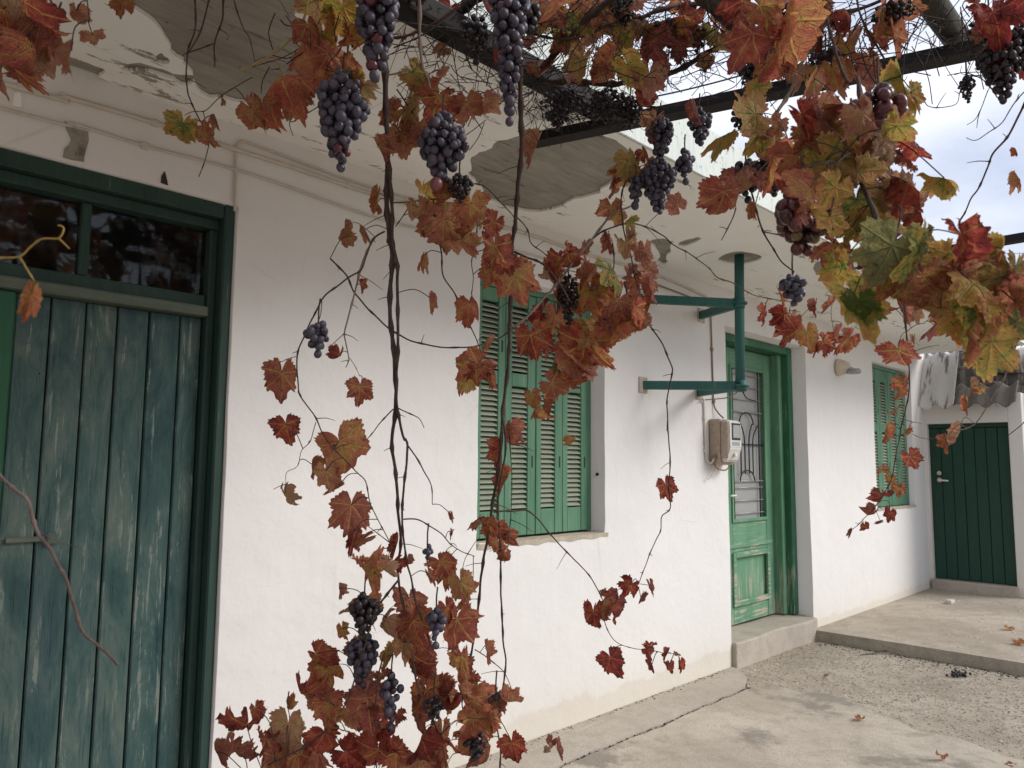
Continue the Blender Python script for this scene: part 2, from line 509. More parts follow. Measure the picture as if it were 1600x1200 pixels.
def mat_bark(name, a, b):
    s = NT(name)
    v = s.coord((1, 1, 0.35))
    g = s.noise(v, 120, 5, 0.65)
    q = s.noise(s.coord(), 9, 3)
    c = s.mix(s.ramp(g, [(0.35, 0.0), (0.7, 1.0)]), a, b)
    c = s.mix(s.ramp(q, [(0.4, 0.0), (0.7, 0.5)]), c, (a[0] * .5, a[1] * .5, a[2] * .5))
    s.bsdf(c, 0.85, s.bump(g, 0.6, 0.003), spec=0.2)
    return s.m

def mat_glass(name, tint=(0.02, 0.022, 0.024), rough=0.03):
    """Old dusty window glass: mirror-like skin over clear pane with a little grime."""
    s = NT(name)
    gl = s.n('ShaderNodeBsdfGlossy'); gl.inputs['Roughness'].default_value = rough
    gl.inputs['Color'].default_value = (0.8, 0.85, 0.88, 1)
    trn = s.n('ShaderNodeBsdfTransparent'); trn.inputs['Color'].default_value = (0.75, 0.78, 0.78, 1)
    fr = s.n('ShaderNodeFresnel'); fr.inputs['IOR'].default_value = 1.5
    nb = s.bump(s.noise(s.coord(), 5, 2), 0.05, 0.02)
    s.l(nb, gl.inputs['Normal'])
    mx = s.n('ShaderNodeMixShader')
    s.l(s.val(fr.outputs[0], 0.65, 'MULTIPLY', True), mx.inputs[0])
    s.l(trn.outputs[0], mx.inputs[1]); s.l(gl.outputs[0], mx.inputs[2])
    df = s.n('ShaderNodeBsdfDiffuse'); df.inputs['Color'].default_value = (0.30, 0.29, 0.29, 1)
    m2 = s.n('ShaderNodeMixShader')
    s.l(s.ramp(s.noise(s.coord(), 16, 6, 0.7), [(0.5, 0.01), (0.68, 0.11)]), m2.inputs[0])
    s.l(mx.outputs[0], m2.inputs[1]); s.l(df.outputs[0], m2.inputs[2])
    s.l(m2.outputs[0], s.out.inputs['Surface'])
    return s.m

M = dict(
    wall=mat_whitewash('whitewashed_plaster'),
    wall2=mat_whitewash('outbuilding_whitewash', (0.70, 0.67, 0.64)),
    soffit=mat_soffit(), bare=mat_concrete_bare(), fascia=mat_fascia(),
    plank=mat_weathered_planks(),
    frame=mat_green_paint('dark_green_frame_paint', (0.013, 0.036, 0.028), (0.024, 0.058, 0.046), 0.42, (0.13, 0.15, 0.12)),
    stile=mat_green_paint('bright_green_strip_paint', (0.012, 0.075, 0.035), (0.016, 0.09, 0.042), 0.05),
    rail=mat_green_paint('worn_rail_paint', (0.055, 0.085, 0.066), (0.10, 0.12, 0.088), 0.55, (0.15, 0.14, 0.115), False),
    shutter=mat_green_paint('shutter_green_paint', (0.060, 0.165, 0.098), (0.105, 0.228, 0.142), 0.40, (0.30, 0.30, 0.23), True, (0.9, 1.25, 0.14)),
    slat=mat_green_paint('slat_green_paint', (0.215, 0.265, 0.195), (0.305, 0.335, 0.25), 0.45, (0.36, 0.34, 0.28), False),
    door=mat_green_paint('door_green_paint', (0.075, 0.190, 0.105), (0.130, 0.285, 0.175), 0.50, (0.40, 0.34, 0.26), True, (0.15, 0.95, 0.10)),
    doorpanel=mat_green_paint('door_rail_green_paint', (0.085, 0.205, 0.115), (0.140, 0.295, 0.185), 0.60, (0.46, 0.36, 0.29), False, (0.2, 1.0, 0.10)),
    jamb=mat_green_paint('door_jamb_green_paint', (0.018, 0.085, 0.045), (0.045, 0.165, 0.085), 0.5, (0.33, 0.31, 0.25), True, (0.15, 0.9, 0.12)),
    shed=mat_green_paint('shed_door_paint', (0.008, 0.040, 0.026), (0.011, 0.050, 0.033), 0.12, (0.2, 0.22, 0.18)),
    steel=mat_green_paint('bracket_green_paint', (0.022, 0.085, 0.078), (0.035, 0.125, 0.110), 0.35, (0.22, 0.25, 0.23), True),
    iron=mat_plain('rusted_iron', (0.016, 0.012, 0.011), 0.8, 0.1, 0.4, 0.5, 30, 0.3),
    blackiron=mat_plain('black_grille_iron', (0.018, 0.020, 0.020), 0.5, 0.3, 0.4, 0.3),
    galv=mat_plain('galvanised_steel', (0.40, 0.40, 0.39), 0.5, 0.6, 0.5, 0.3),
    stepc=mat_ground('step_concrete', 'apron'),
    concrete=mat_ground('yard_concrete', 'concrete'),
    apron=mat_ground('apron_concrete', 'apron'),
    gravel=mat_ground('gritty_yard', 'gravel'),
    terrace=mat_ground('terrace_concrete', 'terrace'),
    leaf=mat_leaf(), grape=mat_grape(), leafjoin=mat_leaf(True), grapejoin=mat_grape(True),
    bark=mat_bark('vine_bark', (0.050, 0.033, 0.028), (0.115, 0.080, 0.066)),
    bark_grey=mat_bark('pale_cane_bark', (0.17, 0.13, 0.105), (0.30, 0.245, 0.20)),
    bark_old=mat_bark('old_vine_wood', (0.022, 0.017, 0.015), (0.06, 0.046, 0.038)),
    yellowcane=mat_bark('yellow_cane', (0.30, 0.20, 0.055), (0.42, 0.30, 0.09)),
    pinkcane=mat_bark('pinkish_cane', (0.10, 0.070, 0.062), (0.22, 0.175, 0.155)),
    wood=mat_bark('pole_wood', (0.035, 0.031, 0.024), (0.085, 0.076, 0.058)),
    glass=mat_glass('window_glass'),
    cream=mat_plain('cream_plastic', (0.60, 0.52, 0.40), 0.5, 0, 0.4, 0.12),
    meterbase=mat_plain('dusty_beige_plastic', (0.44, 0.35, 0.27), 0.6, 0, 0.3, 0.3, 40),
    meterwhite=mat_plain('meter_white_plastic', (0.62, 0.60, 0.56), 0.35, 0, 0.5, 0.12, 30),
    metergrey=mat_plain('meter_grey_plastic', (0.30, 0.31, 0.30), 0.25, 0, 0.5, 0.15),
    cable=mat_plain('painted_cable', (0.60, 0.54, 0.47), 0.7, 0, 0.3, 0.15),
    cablebrown=mat_plain('brown_cable', (0.28, 0.20, 0.13), 0.7, 0, 0.3, 0.25),
    white=mat_plain('white_enamel', (0.72, 0.70, 0.64), 0.4, 0, 0.5, 0.1),
    dark=mat_plain('dark_interior', (0.05, 0.045, 0.04), 0.9),
    panewhite=mat_plain('frosted_pane', (0.36, 0.36, 0.35), 0.35, 0, 0.5, 0.12, 3, 0.0),
    wire=mat_plain('overhead_wire', (0.10, 0.10, 0.11), 0.6),
)
def mat_roof(name, base, stain, amt):
    s = NT(name)
    v = s.coord((1.0, 7, 1.0))
    g = s.noise(v, 2.2, 6, 0.65)
    l_ = s.noise(s.coord(), 38, 6, 0.75)
    c = s.mix(s.ramp(g, [(0.62 - amt, 0.0), (0.70 - amt, 0.9)]), base, stain)
    c = s.mix(s.ramp(l_, [(0.56, 0.0), (0.66, amt * 2.4)]), c, (0.055, 0.05, 0.045))
    s.bsdf(c, 0.92, s.bump(l_, 0.5, 0.006), spec=0.12)
    return s.m
M['roofwhite'] = mat_roof('limewashed_corrugated_sheet', (0.62, 0.61, 0.60), (0.17, 0.145, 0.13), 0.08)
M['roofgrey'] = mat_roof('lichened_corrugated_sheet', (0.27, 0.25, 0.22), (0.15, 0.135, 0.12), 0.25)
M['lichen'] = mat_roof('lichened_stone', (0.22, 0.205, 0.185), (0.10, 0.09, 0.08), 0.2)
M['blockpale'] = mat_roof('pale_cement_block', (0.38, 0.355, 0.32), (0.28, 0.26, 0.24), 0.1)

def wob(p, amp, sc, seed=0.0):
    return amp * noise.noise(Vector((p[0] * sc + seed, p[1] * sc - seed, p[2] * sc + 1.7 * seed)))

# ------------------------------------------------------------------ the ground
def sheet(name, poly, z, mat, amp=0.004, step=0.16, lip=0.03, noisefn=None):
    """A level slab from an outline: triangulated inside on a grid, with a small drop at the rim."""
    xs = [p[0] for p in poly]; ys = [p[1] for p in poly]
    pts = [Vector(p) for p in poly]; n = len(pts)
    x = min(xs) + step / 2
    def inside(q):
        c = False; j = n - 1
        for i in range(n):
            a, b = pts[i], pts[j]
            if (a.y > q[1]) != (b.y > q[1]) and q[0] < (b.x - a.x) * (q[1] - a.y) / (b.y - a.y) + a.x: c = not c
            j = i
        return c
    extra = []
    while x < max(xs):
        y = min(ys) + step / 2
        while y < max(ys):
            if inside((x, y)): extra.append(Vector((x, y)))
            y += step
        x += step
    r = geometry.delaunay_2d_cdt(pts + extra, [(i, (i + 1) % n) for i in range(n)], [list(range(n))], 1, 1e-5)
    v2, e2, f2 = r[0], r[1], r[2]
    vs = [Vector((v.x, v.y, z + wob((v.x, v.y, 0), amp, 1.7))) for v in v2]
    fs = [tuple(f) for f in f2]
    # rim
    cnt = {}
    for f in fs:
        for i in range(len(f)):
            k = (f[i], f[(i + 1) % len(f)])
            cnt[k] = 1
    for (a, b) in list(cnt):
        if (b, a) not in cnt:
            k = len(vs)
            vs += [vs[a] - Vector((0, 0, lip)), vs[b] - Vector((0, 0, lip))]
            fs.append((b, a, k, k + 1))
    return mk(name, vs, fs, mat)

g = mk('ground', [(-60, -90, -0.03), (120, -90, -0.03), (120, 90, -0.03), (-60, 90, -0.03)], [(0, 1, 2, 3)], M['gravel'])
props(g, kind='structure')
def jag(x0, x1, y, n, amp, seed):
    r = random.Random(seed)
    return [(x0 + (x1 - x0) * i / n, y + amp * (r.random() - .5) + 0.02 * noise.noise(Vector((i * .33, seed, 0)))) for i in range(n + 1)]
crk = jag(-2.0, 4.52, -0.315, 90, 0.012, 3)
apron = sheet('wall_apron', [(-2.0, -0.002)] + [(x, y + 0.010) for x, y in crk] + [(4.75, -0.2), (4.9, -0.06), (4.92, -0.002)], 0.002, M['apron'], 0.003, 0.14, 0.04)
props(apron, kind='structure')
edge = [(4.56, -0.33), (4.62, -0.30), (4.74, -0.36), (4.70, -0.55), (4.78, -0.72), (4.68, -0.9), (4.62, -1.1), (4.47, -1.3), (4.50, -1.5), (4.38, -1.72), (4.40, -2.1), (4.2, -2.6), (4.1, -3.4)]
yard = sheet('yard_slab', [(-2.0, -3.4)] + [(x, y - 0.009) for x, y in crk] + edge, -0.002, M['concrete'], 0.006, 0.2, 0.03)
props(yard, kind='structure')
gritpoly = [(4.92, -0.004), (6.2, -0.004), (6.2, -5.0), (3.6, -5.0), (3.6, -3.0), (4.05, -2.4), (4.2, -1.6), (4.3, -1.2), (4.5, -0.8), (4.5, -0.4)]
grit = sheet('gravel_yard', gritpoly, -0.017, M['gravel'], 0.010, 0.1, 0.01)
props(grit, kind='structure')
# upper terrace with its kerb
TZ = Z(-1.301)
rk = random.Random(5)
kerb = [(6.225 - 0.035 * i / 12 + 0.008 * (rk.random() - .5), -0.004 - 5.0 * i / 12) for i in range(13)]
terr = sheet('upper_terrace', [(9.35, -0.004)] + kerb + [(9.35, -5.0)], TZ, M['terrace'], 0.006, 0.2, 0.11)
props(terr, kind='structure')

# grit and plaster chips
def chips(name, n, region, zf, size, mat, seed):
    r = random.Random(seed)
    vs, fs = [], []
    for _ in range(n):
        x, y = region(r)
        s_ = size * (0.35 + 1.3 * r.random() ** 3)
        b = len(vs)
        a0 = r.random() * 6.28
        k = r.choice((4, 5))
        z = zf(x, y)
        for i in range(k):
            a = a0 + 6.283 * i / k
            q = s_ * (0.6 + 0.6 * r.random())
            vs.append((x + q * math.cos(a), y + q * math.sin(a), z - 0.002))
        h = s_ * (0.12 + 0.28 * r.random())
        for i in range(k):
            a = a0 + 6.283 * i / k
            q = s_ * (0.3 + 0.5 * r.random())
            vs.append((x + q * math.cos(a), y + q * math.sin(a), z + h))
        for i in range(k):
            j = (i + 1) % k
            fs.append((b + i, b + j, b + k + j, b + k + i))
        fs.append(tuple(b + k + i for i in range(k)))
    o = mk(name, vs, fs, mat)
    return o
M['chipgrey'] = mat_plain('grit_stone', (0.36, 0.315, 0.255), 0.9, 0, 0.15, 0.4, 25)
M['chipwhite'] = mat_plain('plaster_chip', (0.58, 0.55, 0.50), 0.9, 0, 0.15, 0.3, 25)
M['chipdark'] = mat_plain('dark_crumb', (0.085, 0.07, 0.055), 0.9, 0, 0.15, 0.4, 25)
def reg_grit(r):
    y = -2.6 * r.random()
    return 4.55 + 0.25 * (y + .4) / -1.0 * -0.3 + 1.62 * r.random(), y
props(chips('grit', 11000, reg_grit, lambda x, y: -0.016 + wob((x, y, 0), 0.010, 1.7), 0.0062, M['chipgrey'], 1),
      'loose grey grit strewn over the yard below the terrace kerb', 'grit', None, 'stuff')
props(chips('plaster_chips', 620, lambda r: (4.5 + 1.66 * r.random(), -2.6 * r.random()), lambda x, y: -0.015 + wob((x, y, 0), 0.010, 1.7), 0.009, M['chipwhite'], 2),
      'white plaster crumbs among the grit in front of the step', 'plaster chips', None, 'stuff')
props(chips('terrace_chips', 620, lambda r: (6.4 + 2.7 * r.random(), min(-0.05, -0.1 - abs(r.gauss(0.9, 0.55)))), lambda x, y: TZ + wob((x, y, 0), 0.006, 1.7), 0.011, M['chipwhite'], 3),
      'flaked paint and plaster crumbs scattered over the upper terrace', 'plaster chips', None, 'stuff')
def reg_foot(r):
    x = -0.5 + 5.3 * r.random()
    return x, -abs(r.gauss(0, 0.02)) - 0.004
props(chips('wall_foot_dirt', 900, reg_foot, lambda x, y: 0.002, 0.006, M['chipdark'], 4),
      'dark dirt and crumbs gathered along the foot of the house wall', 'dirt', None, 'stuff')
def reg_seam(r):  # dark crumbs added along the crack, in place of shade its lit gap lacks
    i = r.randrange(len(crk) - 1); t = r.random()
    return crk[i][0] + (crk[i + 1][0] - crk[i][0]) * t, crk[i][1] + (crk[i + 1][1] - crk[i][1]) * t + r.gauss(0, .006)
props(chips('seam_shade_crumbs', 900, reg_seam, lambda x, y: -0.006, 0.006, M['chipdark'], 8),
      'dark dirt crumbs standing in for shade in the crack between the wall apron and yard slab', 'dirt', None, 'stuff')
props(chips('kerb_dirt', 700, lambda r: (6.19 - abs(r.gauss(0, 0.10)), -0.1 - 2.2 * r.random()), lambda x, y: -0.016 + wob((x, y, 0), 0.010, 1.7), 0.008, M['chipdark'], 6),
      'dark litter gathered at the bottom of the terrace kerb', 'dirt', None, 'stuff')

# ------------------------------------------------------------------ the house
house = empty('house', (4.2, 0.0, 0.0), 'low whitewashed house with green doors, shutters and crumbling overhanging slab', 'house')
SZ = Z(1.264)                       # underside of the overhanging slab
OPEN = [(-0.42, 1.277, -0.05, Z(0.957)),           # plank door
        (2.53, 3.52, Z(-0.385), Z(0.945)),         # near shuttered window
        (4.925, 6.26, -0.05, Z(0.995)),            # panelled door
        (7.79, 8.92, Z(-0.40), Z(1.03))]           # far shuttered window
def build_wall():
    X0, X1, Z0, Z1 = -4.0, 9.4, -0.05, SZ + 0.02
    def cuts(a, b, marks, step):
        ms = sorted({round(m, 4) for m in marks if a < m < b} | {a, b})
        out = []
        for p, q in zip(ms, ms[1:]):
            k = max(1, int(round((q - p) / step)))
            out += [p + (q - p) * i / k for i in range(k)]
        return out + [b]
    xs = cuts(X0, X1, [m for o in OPEN for m in o[:2]], 0.085)
    zs = cuts(Z0, Z1, [m for o in OPEN for m in o[2:]], 0.085)
    idx = {}; vs = []; fs = []
    def hole(x, z): return any(a < x < b and c < z < d for a, b, c, d in OPEN)
    def onrim(x, z): return any((abs(x - a) < 1e-4 or abs(x - b) < 1e-4) and c - 1e-4 <= z <= d + 1e-4 or
                                (abs(z - c) < 1e-4 or abs(z - d) < 1e-4) and a - 1e-4 <= x <= b + 1e-4 for a, b, c, d in OPEN)
    def vid(i, j):
        if (i, j) not in idx:
            x, z = xs[i], zs[j]
            y = wob((x, 0, z), 0.006, 1.3) + wob((x, 0, z), 0.002, 7)
            if onrim(x, z):
                x += wob((0, 3, z), 0.006, 3.1, 2); z += wob((x, 5, 0), 0.006, 3.1, 4)
            idx[(i, j)] = len(vs); vs.append((x, y, z))
        return idx[(i, j)]
    for i in range(len(xs) - 1):
        for j in range(len(zs) - 1):
            if hole((xs[i] + xs[i + 1]) / 2, (zs[j] + zs[j + 1]) / 2): continue
            fs.append((vid(i, j), vid(i + 1, j), vid(i + 1, j + 1), vid(i, j + 1)))
    bm = bmesh.new()
    bv = [bm.verts.new(v) for v in vs]
    for f in fs: bm.faces.new([bv[k] for k in f])
    bm.edges.ensure_lookup_table()
    rim = [e for e in bm.edges if e.is_boundary]
    r = bmesh.ops.extrude_edge_only(bm, edges=rim)
    for v in [e for e in r['geom'] if isinstance(e, bmesh.types.BMVert)]:
        v.co.y = 0.34
    # soften the plaster arrises
    es = [e for e in rim if e.is_valid]
    bmesh.ops.bevel(bm, geom=es, offset=0.008, segments=2, profile=0.5, affect='EDGES')
    bmesh.ops.recalc_face_normals(bm, faces=bm.faces)
    o = from_bm('wall', bm, M['wall'], house, True)
    return o
build_wall()
box('side_wall', 9.06, 9.38, 0.345, 5.0, -0.05, SZ + 0.02, M['wall'], house, 0)
box('side_wall', -4.0, -3.7, 0.345, 5.0, -0.05, SZ + 0.02, M['wall'], house, 0)
box('rear_wall', -4.0, 9.38, 5.003, 5.3, -0.05, SZ + 0.02, M['wall'], house, 0)
box('inner_floor', -3.69, 9.05, 0.36, 4.99, -0.05, 0.05, M['dark'], house, 0)
# the slab: concrete with a plaster skin that has fallen away in patches
box('slab', -4.0, 9.30, -1.0, 5.3, SZ + 0.014, Z(1.493), M['bare'], house, 0.006)
box('fascia', -4.0, 9.30, -1.014, -1.003, SZ + 0.002, Z(1.50), M['fascia'], house, 0.002)
def blob_from_px(poly, jitter=0.018, seed=1):
    P = [at_z(x, y, SZ) for x, y in poly]
    P = [Vector((p.x, p.y, 0)) for p in P]
    out = []
    r = random.Random(seed)
    n = len(P)
    for i in range(n):
        p0, p1, p2, p3 = P[i - 1], P[i], P[(i + 1) % n], P[(i + 2) % n]
        k = max(3, int((p2 - p1).length / 0.03))
        for q in range(k):
            t = q / k
            v = 0.5 * ((2 * p1) + (p2 - p0) * t + (2 * p0 - 5 * p1 + 4 * p2 - p3) * t * t + (3 * p1 - p0 - 3 * p2 + p3) * t ** 3)
            q_ = Vector((v.x, v.y, seed * 3.0))
            out.append(Vector((v.x + r.uniform(-jitter, jitter) * .4 + jitter * 2.4 * noise.noise(q_ * 7) + jitter * noise.noise(q_ * 19), v.y + r.uniform(-jitter, jitter) * .4 + jitter * 2.4 * noise.noise(q_ * 7 + Vector((9, 0, 0))) + jitter * noise.noise(q_ * 19 + Vector((5, 0, 0))))))
    return out
holes = [
    blob_from_px([(196, -28), (222, 28), (265, 70), (300, 118), (322, 148), (365, 160), (432, 166), (462, 150), (494, 118), (492, 60), (474, 20), (470, -40), (350, -110)], seed=1),
    blob_from_px([(733, 262), (757, 232), (800, 214), (868, 199), (905, 192), (945, 214), (985, 238), (968, 272), (940, 296), (893, 318), (845, 330), (790, 326), (757, 310)], seed=2),
    blob_from_px([(1122, 406), (1135, 397), (1160, 393), (1190, 401), (1178, 409), (1150, 413)], 0.004, seed=3),
    blob_from_px([(1014, 378), (1035, 373), (1050, 385), (1043, 400), (1040, 410), (1028, 412), (1030, 394)], 0.01, seed=5),
    blob_from_px([(1060, 380), (1088, 371), (1094, 374), (1070, 385)], 0.005, seed=6),
    blob_from_px([(1270, 425), (1280, 408), (1300, 402), (1330, 408), (1332, 428), (1290, 432)], 0.006, seed=7),
    blob_from_px([(100, 98), (120, 95), (160, 104), (172, 112), (140, 118), (118, 110)], 0.012, seed=8),
    blob_from_px([(195, 108), (215, 98), (240, 105), (262, 112), (298, 118), (288, 131), (262, 122), (230, 112)], 0.010, seed=9),
    blob_from_px([(243, 88), (252, 82), (262, 90), (263, 100), (250, 99)], 0.006, seed=10),
]
def build_soffit():
    ob = []
    X0, X1, Y0, Y1 = -4.0, 9.30, -1.001, 0.0
    nx = 80
    ob += [Vector((X0 + (X1 - X0) * i / nx, Y0)) for i in range(nx)]
    ob += [Vector((X1, Y0))] + [Vector((X1, Y1))]
    ob += [Vector((X1 + (X0 - X1) * i / nx, Y1)) for i in range(1, nx + 1)]
    verts = list(ob)
    n = len(ob)
    edges = [(i, (i + 1) % n) for i in range(n)]
    for h in holes:
        h = [p for p in h if Y0 + 0.004 < p.y < Y1 - 0.004]
        b = len(verts); verts += h
        edges += [(b + i, b + (i + 1) % len(h)) for i in range(len(h))]
    r = geometry.delaunay_2d_cdt(verts, edges, [], 0, 1e-5)
    v2, f2 = r[0], r[2]
    def inp(q, poly):
        c = False; j = len(poly) - 1
        for i in range(len(poly)):
            a, b = poly[i], poly[j]
            if (a.y > q.y) != (b.y > q.y) and q.x < (b.x - a.x) * (q.y - a.y) / (b.y - a.y) + a.x: c = not c
            j = i
        return c
    fs = []
    for f in f2:
        c = sum((v2[i] for i in f), Vector((0, 0))) / len(f)
        if not (X0 < c.x < X1 and Y0 < c.y < Y1): continue
        if any(inp(c, h) for h in holes): continue
        fs.append(tuple(f))
    vs = [Vector((v.x, v.y, SZ)) for v in v2]
    cnt = set()
    for f in fs:
        for i in range(len(f)): cnt.add((f[i], f[(i + 1) % len(f)]))
    for (a, b) in list(cnt):
        if (b, a) not in cnt:
            k = len(vs)
            vs += [vs[a] + Vector((0, 0, .0125)), vs[b] + Vector((0, 0, .0125))]
            fs.append((b, a, k, k + 1))
    return mk('soffit', vs, fs, M['soffit'], house)
build_soffit()
# fallen plaster over the plank door
def wall_patch(poly, name, mat, proud):
    P = [at_wall(x, y) for x, y in poly]
    vs = [Vector((p.x, -proud + wob((p.x, 0, p.z), .006, 1.3), p.z)) for p in P] + [Vector((p.x, 0.02, p.z)) for p in P]
    n = len(P)
    fs = [tuple(range(n))] + [(i, i + n, (i + 1) % n + n, (i + 1) % n) for i in range(n)]
    return mk(name, vs, fs, mat, house)
wall_patch([(101, 196), (110, 199), (124, 203), (137, 206), (138, 220), (134, 234), (131, 246), (131, 253), (112, 250), (98, 246), (101, 232), (108, 226), (111, 218), (106, 208)], 'bare_patch', M['bare'], 0.0035)
wall_patch([(22, 146), (30, 144), (33, 150), (33, 168), (20, 166)], 'bare_patch', M['soffit'], 0.004)
wall_patch([(252, 275), (257, 268), (260, 280), (262, 290), (251, 286)], 'bare_patch', M['dark'], 0.0035)

# --- weathered plank door
pd = box('plank_door', -0.418, -0.36, 0.012, 0.13, 0.0, Z(0.955), M['frame'], house, 0.006)   # left jamb is the root mesh of this part
def sub(name, *a, mat, bevel=0.004, seg=1, parent=None):
    return box(name, *a, mat, parent, bevel, seg)
sub('jamb', 1.236, 1.275, 0.012, 0.13, 0.0, Z(0.955), mat=M['frame'], bevel=0.006, parent=pd)
sub('jamb', 1.206, 1.2355, 0.058, 0.14, 0.0, Z(0.86), mat=M['frame'], bevel=0.004, parent=pd)
sub('head', -0.359, 1.2355, 0.014, 0.13, Z(0.90), Z(0.953), mat=M['frame'], bevel=0.006, parent=pd)
sub('head', -0.359, 1.2355, 0.052, 0.14, Z(0.862), Z(0.8995), mat=M['frame'], bevel=0.004, parent=pd)
sub('transom_rail', -0.359, 1.2055, 0.040, 0.125, Z(0.527), Z(0.566), mat=M['rail'], bevel=0.008, seg=2, parent=pd)
sub('transom_rail', -0.359, 1.2055, 0.074, 0.122, Z(0.5665), Z(0.612), mat=M['frame'], bevel=0.004, parent=pd)
for a, b in ((0.775, 0.805), (0.395, 0.425), (0.02, 0.05)):
    sub('mullion', a, b, 0.076, 0.118, Z(0.6125), Z(0.8615), mat=M['frame'], bevel=0.004, parent=pd)
for a, b in ((0.8052, 1.2055), (0.4252, 0.7748), (0.0502, 0.3948), (-0.359, 0.0198)):
    sub('pane', a, b, 0.098, 0.102, Z(0.6127), Z(0.8613), mat=M['glass'], bevel=0, parent=pd)
bounds = [0.606, 0.708, 0.813, 0.912, 1.016, 1.125, 1.2045]
rp = random.Random(11)
for i, (a, b) in enumerate(zip(bounds, bounds[1:])):
    dy = rp.uniform(-0.003, 0.003)
    sub('plank', a + 0.003, b - 0.003, 0.090 + dy, 0.118 + dy, 0.02, Z(0.5265) , mat=M['plank'], bevel=0.004, parent=pd)
xx = 0.50
for i in range(8):
    sub('plank', xx - 0.107, xx - 0.003, 0.091, 0.118, 0.02, Z(0.5265), mat=M['plank'], bevel=0.004, parent=pd)
    xx -= 0.107
sub('cover_strip', 0.502, 0.604, 0.066, 0.118, 0.02, Z(0.5265), mat=M['stile'], bevel=0.006, parent=pd)
sub('hasp', 0.625, 0.735, 0.079, 0.0875, Z(-0.258), Z(-0.240), mat=M['rail'], bevel=0.003, parent=pd)
sub('staple', 0.735, 0.768, 0.072, 0.0875, Z(-0.27), Z(-0.23), mat=M['rail'], bevel=0.006, parent=pd)
sub('door_backing', -0.358, 1.205, 0.121, 0.135, 0.02, Z(0.526), mat=M['dark'], bevel=0, parent=pd)

# --- shutters
def shutter_window(x0, x1, zb, zt, leaves, yf, lou, fine, zl):
    """leaves: edges in x.  lou: louvre openings (x0, x1) per leaf.  zl: louvre bands (z0, z1)."""
    fr = box('window_frame', x0 + 0.002, x1 - 0.002, yf - 0.004, yf + 0.06, zt - 0.035, zt - 0.002, M['shutter'], house, 0.004)
    sub('frame_post', leaves[-1] + 0.002, x1 - 0.002, yf + 0.008, yf + 0.06, zb, zt - 0.0355, mat=M['shutter'], parent=fr)
    sub('frame_post', x0 + 0.002, leaves[0] - 0.002, yf + 0.008, yf + 0.06, zb, zt - 0.0355, mat=M['shutter'], parent=fr)
    for i in range(len(leaves) - 1):
        a, b = leaves[i] + 0.002, leaves[i + 1] - 0.002
        c, d = lou[i]
        y0, y1 = yf + (0.002 if i % 2 else 0.0), yf + 0.034
        z0, z1 = zb + 0.006, zt - 0.038
        bm = bmesh.new()
        bm_box(bm, a, c, y0, y1, z0, z1, 0.003)
        bm_box(bm, d, b, y0, y1, z0, z1, 0.003)
        edges = [z0] + [q for band in sorted(zl) for q in band] + [z1]
        for k in range(0, len(edges), 2):
            bm_box(bm, c + .0005, d - .0005, y0 + 0.0025, y1 - 0.002, edges[k], edges[k + 1], 0.003)
        leaf_o = from_bm('shutter', bm, M['shutter'], house)
        # dark strips laid on the face, their colour standing in for shaded slots
        for zc_ in (zl[0][0] + 0.22, zl[1][0] + 0.10):
            sub('slot_shade', b - 0.030, b - 0.020, y0 - 0.0015, y0 + 0.004, zc_, zc_ + 0.062, mat=M['dark'], bevel=0, parent=leaf_o)
        pitch = 0.0262 if not fine else 0.030
        L = d - c
        h = pitch * 1.02
        sl_v = [(-L / 2, -0.014, -h * 0.42), (L / 2, -0.014, -h * 0.42), (L / 2, -0.014, -h * 0.20), (-L / 2, -0.014, -h * 0.20),
                (-L / 2, 0.014, h * 0.34), (L / 2, 0.014, h * 0.34), (L / 2, 0.014, h * 0.56), (-L / 2, 0.014, h * 0.56)]
        sl_f = [(0, 1, 2, 3), (4, 7, 6, 5), (0, 4, 5, 1), (3, 2, 6, 7), (0, 3, 7, 4), (1, 5, 6, 2)]
        if fine:
            vs, fs = [], []
            for z0_, z1_ in zl:
                n = int((z1_ - z0_) / pitch)
                for k in range(n):
                    zc_ = z0_ + pitch * (k + 0.5)
                    b_ = len(vs)
                    vs += [(v[0] + (c + d) / 2, v[1] + y0 + 0.019, v[2] + zc_) for v in sl_v]
                    fs += [tuple(b_ + q for q in f) for f in sl_f]
            o = mk('slats', vs, fs, M['slat'])
            o.parent = leaf_o
            o['kind'] = 'stuff'
        else:
            me = bpy.data.meshes.new('slat')
            me.from_pydata(sl_v, [], sl_f); me.materials.append(M['slat'])
            for z0_, z1_ in zl:
                n = int((z1_ - z0_) / pitch)
                for k in range(n):
                    o = bpy.data.objects.new('slat', me)
                    C.objects.link(o)
                    o.parent = leaf_o
                    o.location = ((c + d) / 2, y0 + 0.019, z0_ + pitch * (k + 0.5) + (z1_ - z0_ - n * pitch) / 2)
                    o.rotation_euler = (RNG.uniform(-.05, .05), RNG.uniform(-.01, .01), 0)
    box('window_backing', x0, x1, yf + 0.075, yf + 0.09, zb - .01, zt + .01, M['dark'], house, 0)
shutter_window(2.53, 3.52, Z(-0.375), Z(0.943), [2.555, 2.80, 3.035, 3.255, 3.475], 0.088,
               [(2.630, 2.748), (2.852, 2.972), (3.078, 3.190), (3.300, 3.418)], False, [(Z(-0.238), Z(0.405)), (Z(0.475), Z(0.832))])
w2 = [7.81, 8.08, 8.355, 8.63, 8.90]
shutter_window(7.79, 8.92, Z(-0.395), Z(1.02), w2, 0.05,
               [(a + .07, b - .07) for a, b in zip(w2, w2[1:])], True, [(Z(-0.235), Z(0.35)), (Z(0.43), Z(0.86))])
